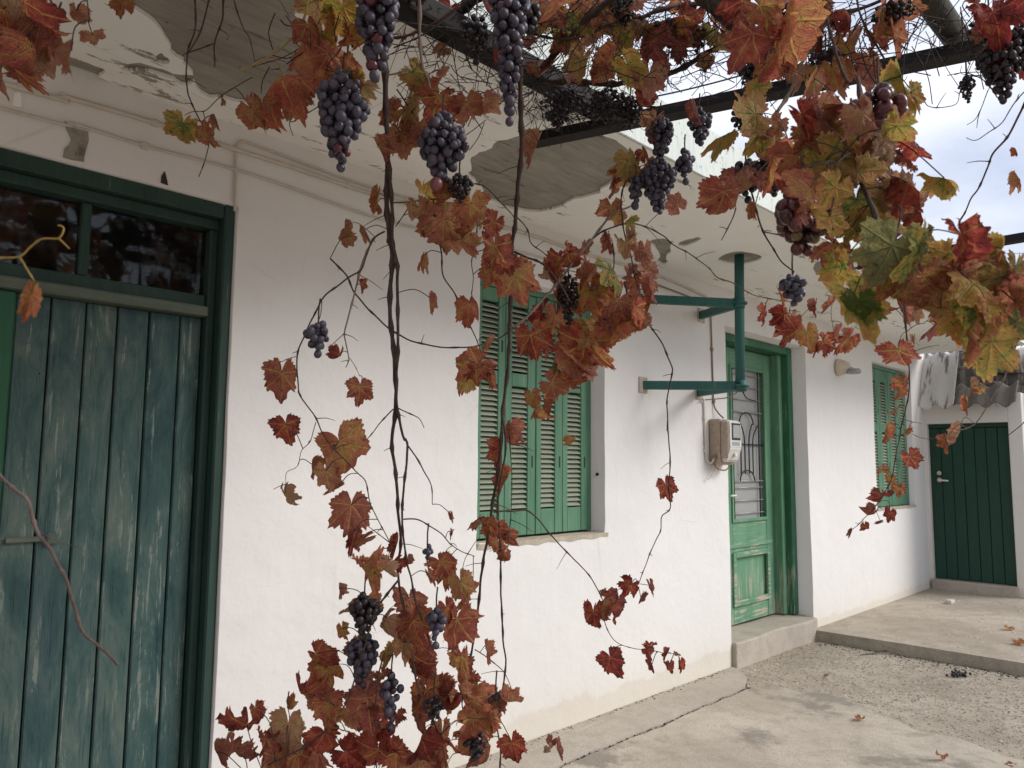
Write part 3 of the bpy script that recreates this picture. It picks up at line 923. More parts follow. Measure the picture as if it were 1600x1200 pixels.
def sill(x0, x1, z):
    n = 40
    vs, fs = [], []
    for i in range(n + 1):
        x = x0 + (x1 - x0) * i / n
        e = 0.006 + 0.008 * noise.noise(Vector((x * 9, 1, 0)))
        vs += [(x, 0.2, z + 0.004), (x, -e, z + 0.002 + 0.004 * noise.noise(Vector((x * 13, 5, 0)))), (x, -e * 0.4, z - 0.022 + 0.012 * noise.noise(Vector((x * 11, 2, 0)))), (x, 0.03, z - 0.03)]
        if i:
            b = 4 * i
            for k in range(3): fs.append((b - 4 + k, b + k, b + k + 1, b - 3 + k))
    return mk('sill', vs, fs, M['sillplaster'], house)
M['sillplaster'] = mat_plain('ochre_sill_plaster', (0.52, 0.46, 0.36), 0.9, 0, 0.15, 0.25, 18, 0.3)
sill(2.531, 3.545, Z(-0.384)); sill(7.79, 8.93, Z(-0.40))
rod('wall_plug', [at_wall(934, 741, 0.055) + Vector((0.012, 0, 0)), at_wall(934, 741, 0.055) + Vector((-0.012, -0.004, 0))], 0.009, M['iron'], house)

# --- panelled door with grille
ST = Z(-1.205)
bm = bmesh.new()
bm_box(bm, 4.93, 6.262, -0.035, 0.335, -0.05, ST, 0.012, 2)
bmesh.ops.subdivide_edges(bm, edges=[e for e in bm.edges if e.calc_length() > 0.3], cuts=8, use_grid_fill=True)
for v in bm.verts:
    v.co.z += wob(v.co, 0.012, 3.0); v.co.y += wob(v.co, 0.010, 4.0, 3) if v.co.y < 0.1 else 0
from_bm('door_step', bm, M['stepc'], house)
yl = 0.245
dr = box('entrance_door', 6.178, 6.257, 0.115, 0.30, ST + 0.006, Z(0.99), M['jamb'], house, 0.006)
sub('jamb', 4.93, 5.01, 0.115, 0.30, ST + 0.006, Z(0.99), mat=M['jamb'], parent=dr)
sub('jamb', 6.118, 6.1775, 0.172, 0.30, ST + 0.006, Z(0.93), mat=M['door'], bevel=0.008, seg=2, parent=dr)
sub('head', 5.0105, 6.1775, 0.118, 0.30, Z(0.93), Z(0.988), mat=M['jamb'], bevel=0.008, seg=2, parent=dr)
L0, L1 = 5.245, 6.112
z_bot, z_top = ST + 0.012, Z(0.925)
gx0, gx1, gz0, gz1 = 5.43, 5.985, Z(-0.42), Z(0.775)
sub('stile', L0, gx0, yl, yl + 0.045, z_bot, z_top, mat=M['door'], parent=dr)
sub('stile', gx1, L1, yl, yl + 0.045, z_bot, z_top, mat=M['door'], parent=dr)
sub('rail', gx0 + .0005, gx1 - .0005, yl + 0.002, yl + 0.043, gz1, z_top, mat=M['doorpanel'], parent=dr)
sub('rail', gx0 + .0005, gx1 - .0005, yl + 0.002, yl + 0.043, Z(-0.66), gz0, mat=M['doorpanel'], parent=dr)
sub('rail', gx0 + .0005, gx1 - .0005, yl + 0.002, yl + 0.043, z_bot, Z(-1.045), mat=M['doorpanel'], parent=dr)
# mouldings
def mould(x0, x1, z0, z1, y, w, t, mat):
    sub('moulding', x0, x1, y - t, y + 0.004, z0 - w, z0, mat=mat, bevel=0.004, seg=2, parent=dr)
    sub('moulding', x0, x1, y - t, y + 0.004, z1, z1 + w, mat=mat, bevel=0.004, seg=2, parent=dr)
    sub('moulding', x0 - w, x0 - .0005, y - t, y + 0.004, z0 - w, z1 + w, mat=mat, bevel=0.004, seg=2, parent=dr)
    sub('moulding', x1 + .0005, x1 + w, y - t, y + 0.004, z0 - w, z1 + w, mat=mat, bevel=0.004, seg=2, parent=dr)
mould(gx0 + .012, gx1 - .012, gz0 + .012, gz1 - .012, yl, 0.026, 0.012, M['door'])
mould(gx0 + .02, gx1 - .02, Z(-1.02), Z(-0.70), yl, 0.042, 0.016, M['doorpanel'])
sub('moulding', gx0 - 0.11, gx1 + 0.08, yl - 0.010, yl + 0.003, Z(-0.628), Z(-0.598), mat=M['peel'] if 'peel' in M else M['doorpanel'], bevel=0.004, parent=dr)
sub('panel', gx0 + .0005, gx1 - .0005, yl + 0.016, yl + 0.036, Z(-1.0445), Z(-0.6605), mat=M['door'], bevel=0.002, parent=dr)
sub('pane', gx0 + .001, gx1 - .001, yl + 0.030, yl + 0.035, gz0 + .001, gz1 - .001, mat=M['panewhite'], bevel=0, parent=dr)
sub('fixed_leaf', 5.0105, L0 - 0.004, yl + 0.004, yl + 0.045, z_bot, z_top, mat=M['door'], parent=dr)
rod('handle', [(5.385, yl, Z(-0.225)), (5.385, yl - 0.055, Z(-0.225)), (5.375, yl - 0.062, Z(-0.225)), (5.285, yl - 0.062, Z(-0.225))], 0.009, M['white'], dr)
# grille: bars, cross bars and the looped ornament
gy = yl + 0.012
for x in (gx0 + 0.055, gx1 - 0.075):
    rod('grille_bar', [(x, gy, gz0 + .002), (x, gy, gz1 - .002)], 0.0055, M['blackiron'], dr, 6)
nb_ = 12
for i in range(nb_):
    z = gz0 + 0.05 + (gz1 - gz0 - 0.1) * i / (nb_ - 1)
    if Z(-0.12) < z < Z(0.42): continue
    rod('grille_bar', [(gx0 + .002, gy, z), (gx1 - .002, gy, z)], 0.0048, M['galv'], dr, 6)
for z in (Z(-0.12), Z(0.17), Z(0.43)):
    rod('grille_bar', [(gx0 + .002, gy, z), (gx1 - .002, gy, z)], 0.0055, M['galv'] if z != Z(0.17) else M['blackiron'], dr, 6)
gc = (gx0 + gx1) / 2 - 0.01
def arch(cx, cz, rx, rz, a0, a1, n=14):
    return [(cx + rx * math.cos(R(a0 + (a1 - a0) * i / n)), gy - 0.004, cz + rz * math.sin(R(a0 + (a1 - a0) * i / n))) for i in range(n + 1)]
rod('grille_scroll', arch(gc, Z(0.33), 0.115, 0.095, 0, 180), 0.0055, M['blackiron'], dr, 6)
rod('grille_scroll', arch(gc, Z(-0.12), 0.12, 0.085, 0, 180), 0.0055, M['blackiron'], dr, 6)
for dx, lean in ((-0.10, -0.05), (-0.035, -0.06), (0.035, 0.06), (0.10, 0.10)):
    rod('grille_scroll', spline([Vector((gc + dx, gy - .004, Z(-0.06))), Vector((gc + dx, gy - .004, Z(0.17))), Vector((gc + dx + lean * .25, gy - .004, Z(0.26))), Vector((gc + dx + lean, gy - .004, Z(0.335)))], 5), 0.0052, M['blackiron'], dr, 6)

# ------------------------------------------------------------------ things on the wall
# the green steel bracket that holds the service pipe
px_, py_ = 4.215, Y(2.212)
br = empty('steel_bracket', (px_, py_, SZ), 'green painted steel pipe bracket with four arms beside the panelled door', 'bracket')
rod('pipe', [(px_ + .012, py_, SZ + 0.02), (px_, py_, Z(0.99)), (px_ - .012, py_, Z(0.44))], 0.0285, M['steel'], br, 16)
def strap(name, a, b, w, t, mat, parent):
    a = Vector(a); b = Vector(b)
    d = (b - a).normalized(); s_ = d.cross(Vector((0, 0, 1))).normalized(); u = Vector((0, 0, 1))
    vs = [p + s_ * (t / 2 * i) + u * (w / 2 * j) for p in (a, b) for i, j in ((-1, -1), (1, -1), (1, 1), (-1, 1))]
    fs = [(0, 3, 2, 1), (4, 5, 6, 7), (0, 1, 5, 4), (1, 2, 6, 5), (2, 3, 7, 6), (3, 0, 4, 7)]
    bm = bmesh.new(); bv = [bm.verts.new(v) for v in vs]
    for f in fs: bm.faces.new([bv[i] for i in f])
    bmesh.ops.recalc_face_normals(bm, faces=bm.faces)
    bmesh.ops.bevel(bm, geom=list(bm.edges), offset=0.003, segments=1, affect='EDGES')
    return from_bm(name, bm, mat, parent)
for zr, x_a, x_b, za in ((0.975, 3.86, 4.60, 1.02), (0.475, 3.905, 4.555, 0.487)):
    for xe in (x_a, x_b):
        strap('arm', (px_ - .006 + (0.02 if xe > px_ else -0.02), py_ + 0.022, Z(zr)), (xe, 0.012, Z(za)), 0.052, 0.034, M['steel'], br)
    rod('collar', [(px_ - .005, py_, Z(zr) - 0.006), (px_ - .005, py_, Z(zr) + 0.006)], 0.050, M['steel'], br, 16)
    rod('collar', [(px_ - .005, py_, Z(zr) - 0.032), (px_ - .005, py_, Z(zr) + 0.032)], 0.034, M['steel'], br, 16)
    for xe in (x_a, x_b):
        box('wall_plate', xe - 0.045, xe + 0.045, -0.006, 0.010, Z(za) - 0.05, Z(za) + 0.05, M['sillplaster'], br, 0.004)
rod('hook', spline([Vector((px_, py_ - .01, Z(0.44))), Vector((px_ + .01, py_ - .03, Z(0.40))), Vector((px_ + .06, py_ - .06, Z(0.385))), Vector((px_ + .10, py_ - .06, Z(0.39)))], 4), 0.004, M['blackiron'], br, 6)

# electricity meter
mx0, mx1 = 4.668, 4.862
mt = empty('electricity_meter', (4.76, 0, Z(0.0)), 'dusty beige electricity meter box with display window beside the panelled door', 'meter')
box('back_plate', mx0, mx1, -0.085, -0.004, Z(0.005), Z(0.315), M['meterbase'], mt, 0.012, 3)
bm = bmesh.new()
prof = [(-0.086, Z(0.022)), (-0.120, Z(0.030)), (-0.150, Z(0.12)), (-0.150, Z(0.285)), (-0.135, Z(0.305)), (-0.086, Z(0.308))]
va = [bm.verts.new((mx0 + 0.016, y, z)) for y, z in prof]; vb = [bm.verts.new((mx1 - 0.010, y, z)) for y, z in prof]
bm.faces.new(va); bm.faces.new(vb[::-1])
for i in range(len(prof)):
    j = (i + 1) % len(prof)
    bm.faces.new((va[j], va[i], vb[i], vb[j]))
bmesh.ops.recalc_face_normals(bm, faces=bm.faces)
bmesh.ops.bevel(bm, geom=list(bm.edges), offset=0.008, segments=2, affect='EDGES')
cov = from_bm('cover', bm, M['meterwhite'], mt)
box('side_panel', mx0 + 0.008, mx0 + 0.0155, -0.140, -0.088, Z(0.05), Z(0.29), M['meterbase'], cov, 0.003)
box('display', mx0 + 0.058, mx1 - 0.040, -0.1545, -0.149, Z(0.185), Z(0.275), M['metergrey'], cov, 0.003)
box('display_frame', mx0 + 0.046, mx1 - 0.030, -0.1525, -0.1495, Z(0.172), Z(0.286), M['dark'], cov, 0.002)
box('nameplate', mx0 + 0.05, mx1 - 0.04, -0.1520, -0.1495, Z(0.135), Z(0.16), M['metergrey'], cov, 0.001)
rod('seal', [(4.77, -0.136, Z(0.075)), (4.77, -0.150, Z(0.075))], 0.014, M['white'], cov, 12)
rod('gland', [(mx0 - .002, -0.05, Z(0.06)), (mx0 - 0.022, -0.05, Z(0.06))], 0.014, M['cablebrown'], mt, 10)

def cable(pts, r, mat, label, clips=(), name='cable'):
    o = rod(name, spline([Vector(p) for p in pts], 6), r, mat, None, 6)
    props(o, label, 'cable')
    for c in clips:
        k = box('clip', c[0] - 0.012, c[0] + 0.012, -0.016, 0.004, c[2] - 0.012, c[2] + 0.012, mat, None, 0.003)
        k.parent = o
    return o
def wz(x, rel, y=-0.009): return (x, y, Z(rel))
cable([wz(-1.5, 1.13), wz(0.5, 1.147), wz(0.67, 1.163), wz(0.96, 1.171), wz(1.22, 1.166), wz(1.5, 1.165), wz(1.94, 1.157), wz(2.4, 1.18), wz(2.82, 1.20), wz(3.4, 1.19), wz(3.89, 1.205), wz(4.3, 1.19), wz(4.66, 1.16)], 0.0085, M['cable'],
      'whitewashed cable clipped along the top of the wall under the overhang', [wz(0.67, 1.163), wz(0.96, 1.171), wz(1.75, 1.16), wz(2.4, 1.18), wz(3.89, 1.205)])
cable([wz(-1.5, 1.05), wz(0.5, 1.067), wz(0.70, 1.083), wz(0.93, 1.079), wz(1.34, 1.088), wz(1.95, 1.056), wz(2.6, 1.09), wz(3.4, 1.10), wz(3.86, 1.14)], 0.0055, M['cable'],
      'thin whitewashed cable running along the wall below the thicker one', [wz(0.93, 1.079), wz(2.6, 1.09)])
cable([wz(3.9, 1.145), wz(4.4, 1.125), wz(4.70, 1.10), wz(4.715, 1.04), wz(4.722, 0.8), wz(4.728, 0.56), wz(4.735, 0.42), wz(4.755, 0.36, -0.03), wz(4.79, 0.325, -0.05)], 0.0055, M['cablebrown'],
      'brown cable dropping down the wall behind the bracket to the meter', [wz(4.722, 0.8), wz(4.728, 0.56), wz(4.735, 0.44)])
cable([wz(1.262, 0.93), wz(1.26, 1.05), wz(1.258, 1.165), wz(1.275, 1.20), wz(1.34, 1.205), wz(1.9, 1.185), wz(2.5, 1.215)], 0.005, M['cable'],
      'thin white cable rising from the corner of the plank door', ())
cable([wz(4.556, 0.44, -0.03), wz(4.60, 0.42), wz(4.605, 0.30), wz(4.61, 0.15), wz(4.615, 0.06), wz(4.635, 0.015, -0.03), wz(4.65, 0.045, -0.05), wz(4.663, 0.06, -0.05)], 0.006, M['cable'],
      'pale cable looping from the bracket into the side of the meter', [wz(4.605, 0.32), wz(4.61, 0.16), wz(4.612, 0.10)])
cable([wz(4.60, 0.44, -0.02), wz(4.70, 0.455, -0.12), wz(4.45, 0.445, -0.30), wz(4.25, 0.44, -0.44)], 0.004, M['cablebrown'],
      'thin brown cord along the underside of the lower bracket arm', ())
cable([wz(4.64, 0.03, -0.04), wz(4.70, -0.02, -0.05), wz(4.78, -0.03, -0.06), wz(4.84, -0.005, -0.06)], 0.005, M['cablebrown'],
      'brown cable sagging under the meter box', ())
cable([wz(4.70, -0.015, -0.03), wz(4.66, -0.06, -0.03), wz(4.63, -0.09, -0.02), wz(4.61, -0.085, -0.02)], 0.003, M['cable'],
      'loose cable end dangling below the meter box', ())

# wall lamp
lp = empty('wall_lamp', (6.95, 0, Z(0.86)), 'cream wall lamp with grey hood between panelled door and far window', 'lamp')
def lathe(name, prof, c, axis, mat, parent, n=20):
    vs, fs = [], []
    ax = Vector(axis).normalized(); s_ = ax.orthogonal().normalized(); b = ax.cross(s_)
    for r_, h in prof:
        for k in range(n):
            a = 2 * math.pi * k / n
            vs.append(Vector(c) + ax * h + (s_ * math.cos(a) + b * math.sin(a)) * r_)
    for i in range(len(prof) - 1):
        for k in range(n):
            fs.append((i * n + k, i * n + (k + 1) % n, (i + 1) * n + (k + 1) % n, (i + 1) * n + k))
    o = mk(name, vs, fs, mat, parent)
    for p in o.data.polygons: p.use_smooth = True
    return o
lathe('base', [(0.0, 0.0), (0.075, 0.0), (0.078, 0.02), (0.065, 0.06), (0.045, 0.105), (0.0, 0.108)], (6.93, 0.002, Z(0.885)), (0.15, -1, -0.05), M['cream'], lp)
lathe('hood', [(0.0, 0.0), (0.05, 0.002), (0.062, 0.012), (0.062, 0.035), (0.05, 0.045), (0.0, 0.048)], (6.95, -0.135, Z(0.865)), (0, 0, -1), M['metergrey'], lp)
rod('neck', [(6.94, -0.07, Z(0.875)), (6.95, -0.13, Z(0.866))], 0.018, M['cream'], lp)

# ------------------------------------------------------------------ outbuilding
ob = empty('outbuilding', (9.3, -0.45, 0), 'small whitewashed shed with dark green plank door at the far end', 'shed')
OX = 9.30
dy0, dy1 = Y(2.668), Y(1.895)          # door: near the house wall / far edge
dzb, dzt = TZ + 0.105, Z(0.478)
fx = OX + 0.012
bm = bmesh.new()
bm_box(bm, OX, OX + 0.25, dy1 - 0.13, dy1, TZ - 0.05, Z(0.78), 0.01, 2)
bm_box(bm, OX, OX + 0.25, dy0, 0.12, TZ - 0.05, Z(0.90), 0.004, 1)
bm_box(bm, OX + 0.002, OX + 0.25, dy1 - 0.002, dy0 + 0.002, dzt, Z(0.78), 0.004, 1)
from_bm('wall', bm, M['wall2'], ob)
box('wall', OX + 0.252, 9.88, dy1 - 0.13, dy1 - 0.01, TZ - 0.05, Z(0.60), M['wall2'], ob, 0.01)
box('sill', OX - 0.05, OX + 0.2, dy1 - 0.01, dy0 + 0.01, TZ - 0.05, dzb - 0.004, M['stepc'], ob, 0.012, 2)
sd = box('door', OX + 0.10, OX + 0.115, dy1 + 0.004, dy0 - 0.004, dzb, dzt - 0.003, M['dark'], ob, 0)
wds = np.linspace(dy1 + 0.006, dy0 - 0.006, 8)
for a, b in zip(wds, wds[1:]):
    box('plank', OX + 0.062 + RNG.uniform(-.002, .002), OX + 0.098, a + 0.0025, b - 0.0025, dzb + 0.002, dzt - 0.05, M['shed'], sd, 0.004)
box('head_rail', OX + 0.055, OX + 0.098, dy1 + 0.006, dy0 - 0.006, dzt - 0.046, dzt - 0.006, M['shed'], sd, 0.004)
hy = dy0 - 0.088
lathe('lock', [(0.0, 0), (0.023, 0), (0.023, 0.006), (0.012, 0.008), (0.012, 0.002), (0, 0.002)], (OX + 0.06, hy, Z(-0.06)), (-1, 0, 0), M['cream'], sd, 14)
lathe('rosette', [(0.0, 0), (0.025, 0), (0.025, 0.007), (0.0, 0.012)], (OX + 0.06, hy, Z(-0.135)), (-1, 0, 0), M['cream'], sd, 14)
rod('lever', [(OX + 0.055, hy, Z(-0.135)), (OX + 0.012, hy, Z(-0.135)), (OX + 0.008, hy - 0.015, Z(-0.136)), (OX + 0.008, hy - 0.10, Z(-0.142))], 0.009, M['white'], sd, 8)

def corrugated(name, x0, x1, y0, y1, z0, z1, period, amp, mat, parent, seed=0, nx=14):
    ny = int((y1 - y0) / period * 14)
    vs, fs = [], []
    for layer in (0, 1):
        for i in range(nx + 1):
            for j in range(ny + 1):
                t = i / nx; y = y0 + (y1 - y0) * j / ny
                x = x0 + (x1 - x0) * t + (0.006 * noise.noise(Vector((y * 6, seed, 0))) if i == 0 else 0)
                z = z0 + (z1 - z0) * t + amp * math.cos(2 * math.pi * (y - y0) / period) + 0.006 * noise.noise(Vector((x * 3, y * 4, seed)))
                vs.append((x, y, z - layer * 0.007))
    W = ny + 1; L = (nx + 1) * W
    for i in range(nx):
        for j in range(ny):
            a = i * W + j
            fs.append((a, a + W, a + W + 1, a + 1))
            fs.append((L + a, L + a + 1, L + a + W + 1, L + a + W))
    for j in range(ny):
        fs.append((j, j + 1, L + j + 1, L + j)); a = nx * W + j; fs.append((a, L + a, L + a + 1, a + 1))
    for i in range(nx):
        a = i * W; fs.append((a, L + a, L + a + W, a + W)); a = i * W + ny; fs.append((a, a + W, L + a + W, L + a))
    return mk(name, vs, fs, mat, parent, True)
corrugated('roof_sheet', OX - 0.17, OX + 0.16, Y(2.345), Y(2.70), Z(0.655), Z(1.30), 0.177, 0.027, M['roofwhite'], ob, 1)
corrugated('roof_sheet', OX - 0.172, OX + 0.02, Y(1.78), Y(2.35), Z(0.652), Z(0.88), 0.177, 0.027, M['roofgrey'], ob, 2)

# ruined wall of blocks and rubble behind the shed roof
def rock(name, x, y, z, sx, sy, sz, mat, parent, seed, bev=0.05, amp=0.05):
    bm = bmesh.new()
    bm_box(bm, -sx / 2, sx / 2, -sy / 2, sy / 2, -sz / 2, sz / 2, min(sx, sy, sz) * bev * 2, 2)
    bmesh.ops.subdivide_edges(bm, edges=list(bm.edges), cuts=2, use_grid_fill=True)
    rz = random.Random(seed).uniform(-.12, .12)
    for v in bm.verts:
        q = v.co.copy()
        v.co += Vector([noise.noise(q * 5 + Vector((seed * 3.1 + k * 7, seed, k))) for k in range(3)]) * amp
        v.co.rotate(Matrix.Rotation(rz, 3, 'Z'))
        v.co += Vector((x, y, z))
    return from_bm(name, bm, mat, parent)
rw = empty('ruined_wall', (10.2, -0.6, 0.0), 'crumbling lichen covered block and rubble wall behind the shed roof', 'ruin')
box('rubble_core', 9.9, 10.5, Y(1.3), Y(2.62), -0.03, Z(1.02), M['lichen'], rw, 0.02)
blocks = [  # x, dist, rel z centre, sx, sy, sz, mat
    (9.95, 2.52, 1.40, 0.40, 0.34, 0.16, 'blockpale'), (9.95, 2.30, 1.22, 0.45, 0.60, 0.20, 'lichen'),
    (9.75, 2.28, 1.02, 0.40, 0.40, 0.22, 'lichen'), (9.75, 2.02, 1.10, 0.45, 0.44, 0.18, 'lichen'),
    (10.0, 2.02, 1.26, 0.40, 0.40, 0.12, 'blockpale'), (9.75, 1.90, 0.94, 0.40, 0.40, 0.16, 'lichen'),
    (9.85, 1.82, 1.09, 0.40, 0.26, 0.24, 'blockpale'), (9.72, 1.72, 0.82, 0.40, 0.34, 0.14, 'lichen'),
    (9.75, 2.10, 0.84, 0.40, 0.40, 0.18, 'lichen'), (9.95, 1.62, 1.02, 0.4, 0.30, 0.30, 'lichen'),
    (10.1, 1.70, 1.24, 0.3, 0.36, 0.14, 'lichen'), (9.9, 2.62, 1.22, 0.4, 0.24, 0.22, 'blockpale'), (9.7, 2.46, 0.92, 0.4, 0.4, 0.3, 'lichen')]
for i, (x, dd, z, sx, sy, sz, m_) in enumerate(blocks):
    rock('stone', x, Y(dd), Z(z), sx, sy, sz, M[m_], rw, i + 3)
# farther pale building and its window
fb = empty('far_building', (16, -1.2, 0), 'pale plastered building seen behind the ruined wall at right edge', 'building')
box('wall', 15.0, 18.0, -3.6, -0.15, -0.03, Z(2.0), M['wall2'], fb, 0.02)
box('cornice', 14.92, 18.1, -3.7, -0.05, Z(2.003), Z(2.09), M['blockpale'], fb, 0.02)
box('window', 14.975, 15.02, -1.02, -0.72, Z(1.2), Z(1.85), M['dark'], fb, 0.005)

# the tree over the roofs and the wires behind it
tr = empty('distant_tree', (28.5, 3.6, -0.03), 'sparse grey green tree rising behind the vine leaves at right', 'tree')
tb = Vector((28.5, 3.6, -0.03))
vs, fs = [], []
rt = random.Random(21)
tube(vs, fs, spline([tb, tb + Vector((0.1, .1, 2.2)), tb + Vector((-.1, -.2, 4.2)), tb + Vector((0, -.1, 5.6))], 5), [0.2 - 0.011 * i for i in range(16)], 8)
tips = []
for k in range(34):
    b0 = tb + Vector((0, 0, 3.2 + 2.6 * rt.random()))
    d_ = Vector((rt.gauss(0, 1), rt.gauss(0, 1), 0.5 + rt.random())).normalized() * (0.9 + 1.1 * rt.random())
    p = spline([b0, b0 + d_ * .5 + Vector((0, 0, .1)), b0 + d_ + Vector((0, 0, .45))], 4)
    tube(vs, fs, p, [0.035 - 0.0034 * i for i in range(len(p))], 4)
    tips += p[3:]
mk('trunk', vs, fs, M['bark'], tr)
vs, fs = [], []
for k in range(3800):
    c = rt.choice(tips) + Vector((rt.gauss(0, .24), rt.gauss(0, .24), rt.gauss(0, .24)))
    a = Vector((rt.gauss(0, 1), rt.gauss(0, 1), rt.gauss(0, 1))).normalized(); b = a.orthogonal().normalized()
    n0 = len(vs)
    vs += [c - a * .07, c + b * .018, c + a * .07, c - b * .018]
    fs.append((n0, n0 + 1, n0 + 2, n0 + 3))
crown = mk('crown', vs, fs, mat_plain('olive_foliage', (0.075, 0.095, 0.055), 0.7, 0, 0.2, 0.3), tr)
for i, (ya, yb, lab) in enumerate(((376, 374, 'topmost of the three thin power lines crossing the sky at right'), (394, 393, 'middle of the three thin power lines crossing the sky at right'), (420, 422, 'lowest of the three thin power lines crossing the sky at right'))):
    a = at(1380, ya + 3, 34); b = at(1700, yb, 30)
    m_ = (a + b) / 2 - Vector((0, 0, .06))
    o = rod('power_line', spline([a + (a - b) * .6, a, m_, b, b + (b - a) * .8], 4), 0.010, M['wire'], None, 4)
    props(o, lab, 'wire', 'power lines')

#@@VINE@@
# ------------------------------------------------------------------ pergola
pg = empty('pergola', (2.6, -2.0, 0.0), 'dark steel and pole pergola carrying the grapevine over the yard', 'pergola')
def angle_iron(name, a, b, w, parent):
    """L-section with punched holes' look kept as small dark bolts."""
    a = Vector(a); b = Vector(b)
    d = (b - a).normalized(); s_ = d.cross(Vector((0, 0, 1))).normalized(); u = s_.cross(d)
    t = 0.006
    sec = [(0, 0), (w, 0), (w, t), (t, t), (t, w), (0, w)]
    vs = [p + s_ * i + u * j for p in (a, b) for i, j in sec]
    n = 6
    fs = [tuple(range(n))[::-1], tuple(range(n, 2 * n))] + [(i, (i + 1) % n, (i + 1) % n + n, i + n) for i in range(n)]
    return mk(name, vs, fs, M['iron'], parent)
A0 = Vector((2.02, Y(1.86), Z(1.165))); A1 = Vector((2.46, Y(0.41), Z(1.165)))
dA = (A1 - A0).normalized()
angle_iron('beam', A0, A0 + dA * 4.2, 0.062, pg)
angle_iron('beam', (4.71, Y(1.69), Z(1.185)), (4.71, Y(-2.3), Z(1.185)), 0.055, pg)
bm = bmesh.new(); bm_box(bm, -4.0, 2.22, Y(1.575), Y(1.655), Z(1.225), Z(1.295), 0.012, 2)
from_bm('edge_beam', bm, M['iron'], pg)
def pole(a, b, r, name='pole'):
    p = spline([Vector(a), Vector(a).lerp(Vector(b), .35) + Vector((0, .01, .008)), Vector(a).lerp(Vector(b), .7) + Vector((0, -.012, 0)), Vector(b)], 6)
    return rod(name, p, [r * (1 + 0.12 * noise.noise(q * 4)) for q in p], M['wood'], pg, 10)
pole((-3.5, Y(0.60), Z(1.272)), (2.48, Y(0.575), Z(1.268)), 0.036)
pole((-3.5, Y(1.02), Z(1.268)), (2.36, Y(1.005), Z(1.262)), 0.026)
pole((-3.5, Y(-0.6), Z(1.28)), (4.9, Y(-0.6), Z(1.276)), 0.034)
pole((-3.5, Y(-1.7), Z(1.28)), (4.9, Y(-1.7), Z(1.276)), 0.034)
for x in (3.22, 4.735, -3.4):
    box('post', x - .03, x + .03, Y(-2.2), Y(-2.14), -0.03, Z(1.24), M['iron'], pg, 0.004)
def wire(px, r=0.0018):
    rod('wire', spline([at(*p) for p in px], 5), r, M['wire'], pg, 5)
wire([(600, 30, 2.1), (800, 52, 2.2), (1000, 40, 2.3), (1140, 5, 2.3)])
wire([(985, 158, 2.35), (1060, 143, 2.35), (1150, 120, 2.3), (1260, 86, 2.2), (1390, 18, 2.1), (1460, -25, 2.0)], 0.0026)
wire([(1190, 105, 2.2), (1300, 60, 2.2), (1420, -10, 2.1)])
wire([(700, 40, 2.3), (722, 75, 2.3), (738, 110, 2.3)], 0.0025)

# ------------------------------------------------------------------ grapevine
vine = empty('grapevine', (2.2, -1.6, Z(1.2)), 'grapevine in autumn leaf with ripe dark bunches trailing from the pergola', 'grapevine')
RV = random.Random(42)
CANES = []          # (samples in 3D, samples in picture, buffers)
class Cane:
    def __init__(s, name, mat):
        s.v, s.f, s.name, s.mat = [], [], name, mat
        s.samples = []
        s.obj = None
    def build(s):
        s.obj = mk(s.name, s.v, s.f, s.mat, vine)
        for p in s.obj.data.polygons: p.use_smooth = True
        return s.obj
def cane(px, r0, r1, mat='bark', depth=2.0, twigs=0.6, into=None, name='cane', wig=0.0025):
    """px: picture points (x, y[, metres]).  Radii in millimetres."""
    P = []
    for p in px:
        P.append(at(p[0], p[1], p[2] if len(p) > 2 else depth))
    pts = spline(P, 5)
    pts = [p + Vector([noise.noise(p * 22 + Vector((k * 9, 0, 0))) for k in range(3)]) * wig for p in pts]
    n = len(pts)
    if into is not None and min((q - pts[0]).length for q in into.samples) > 0.02 and min((q - pts[-1]).length for q in into.samples) > 0.02:
        into = None                      # springs from elsewhere on the vine: a cane of its own
    c = into or Cane(name, M[mat])
    rad = []
    acc = 0; nxt = RV.uniform(.02, .06)
    nodes = []
    for i, p in enumerate(pts):
        r = (r0 + (r1 - r0) * i / (n - 1)) * 0.001
        if i: acc += (p - pts[i - 1]).length
        if acc > nxt:
            nxt = acc + RV.uniform(.045, .10)
            r *= 1.55
            nodes.append(i)
        rad.append(r)
    tube(c.v, c.f, pts, rad, 6)
    for i in nodes:                      # bare stubs and old leaf stalks at the nodes
        if RV.random() < twigs:
            t = (pts[min(i + 1, n - 1)] - pts[max(0, i - 1)]).normalized()
            s_ = t.orthogonal(); s_.rotate(Matrix.Rotation(RV.random() * 6.28, 3, t))
            L = RV.choice((0.008, 0.014, 0.022, 0.035, 0.05))
            q = spline([pts[i], pts[i] + s_ * L * .5 + t * L * .15, pts[i] + s_ * L + t * L * .25 + Vector((0, 0, -L * .2))], 2)
            tube(c.v, c.f, q, [0.0014, 0.0011, 0.001, 0.0008, 0.0006], 4)
    c.samples += pts
    if into is None: CANES.append(c)
    return c
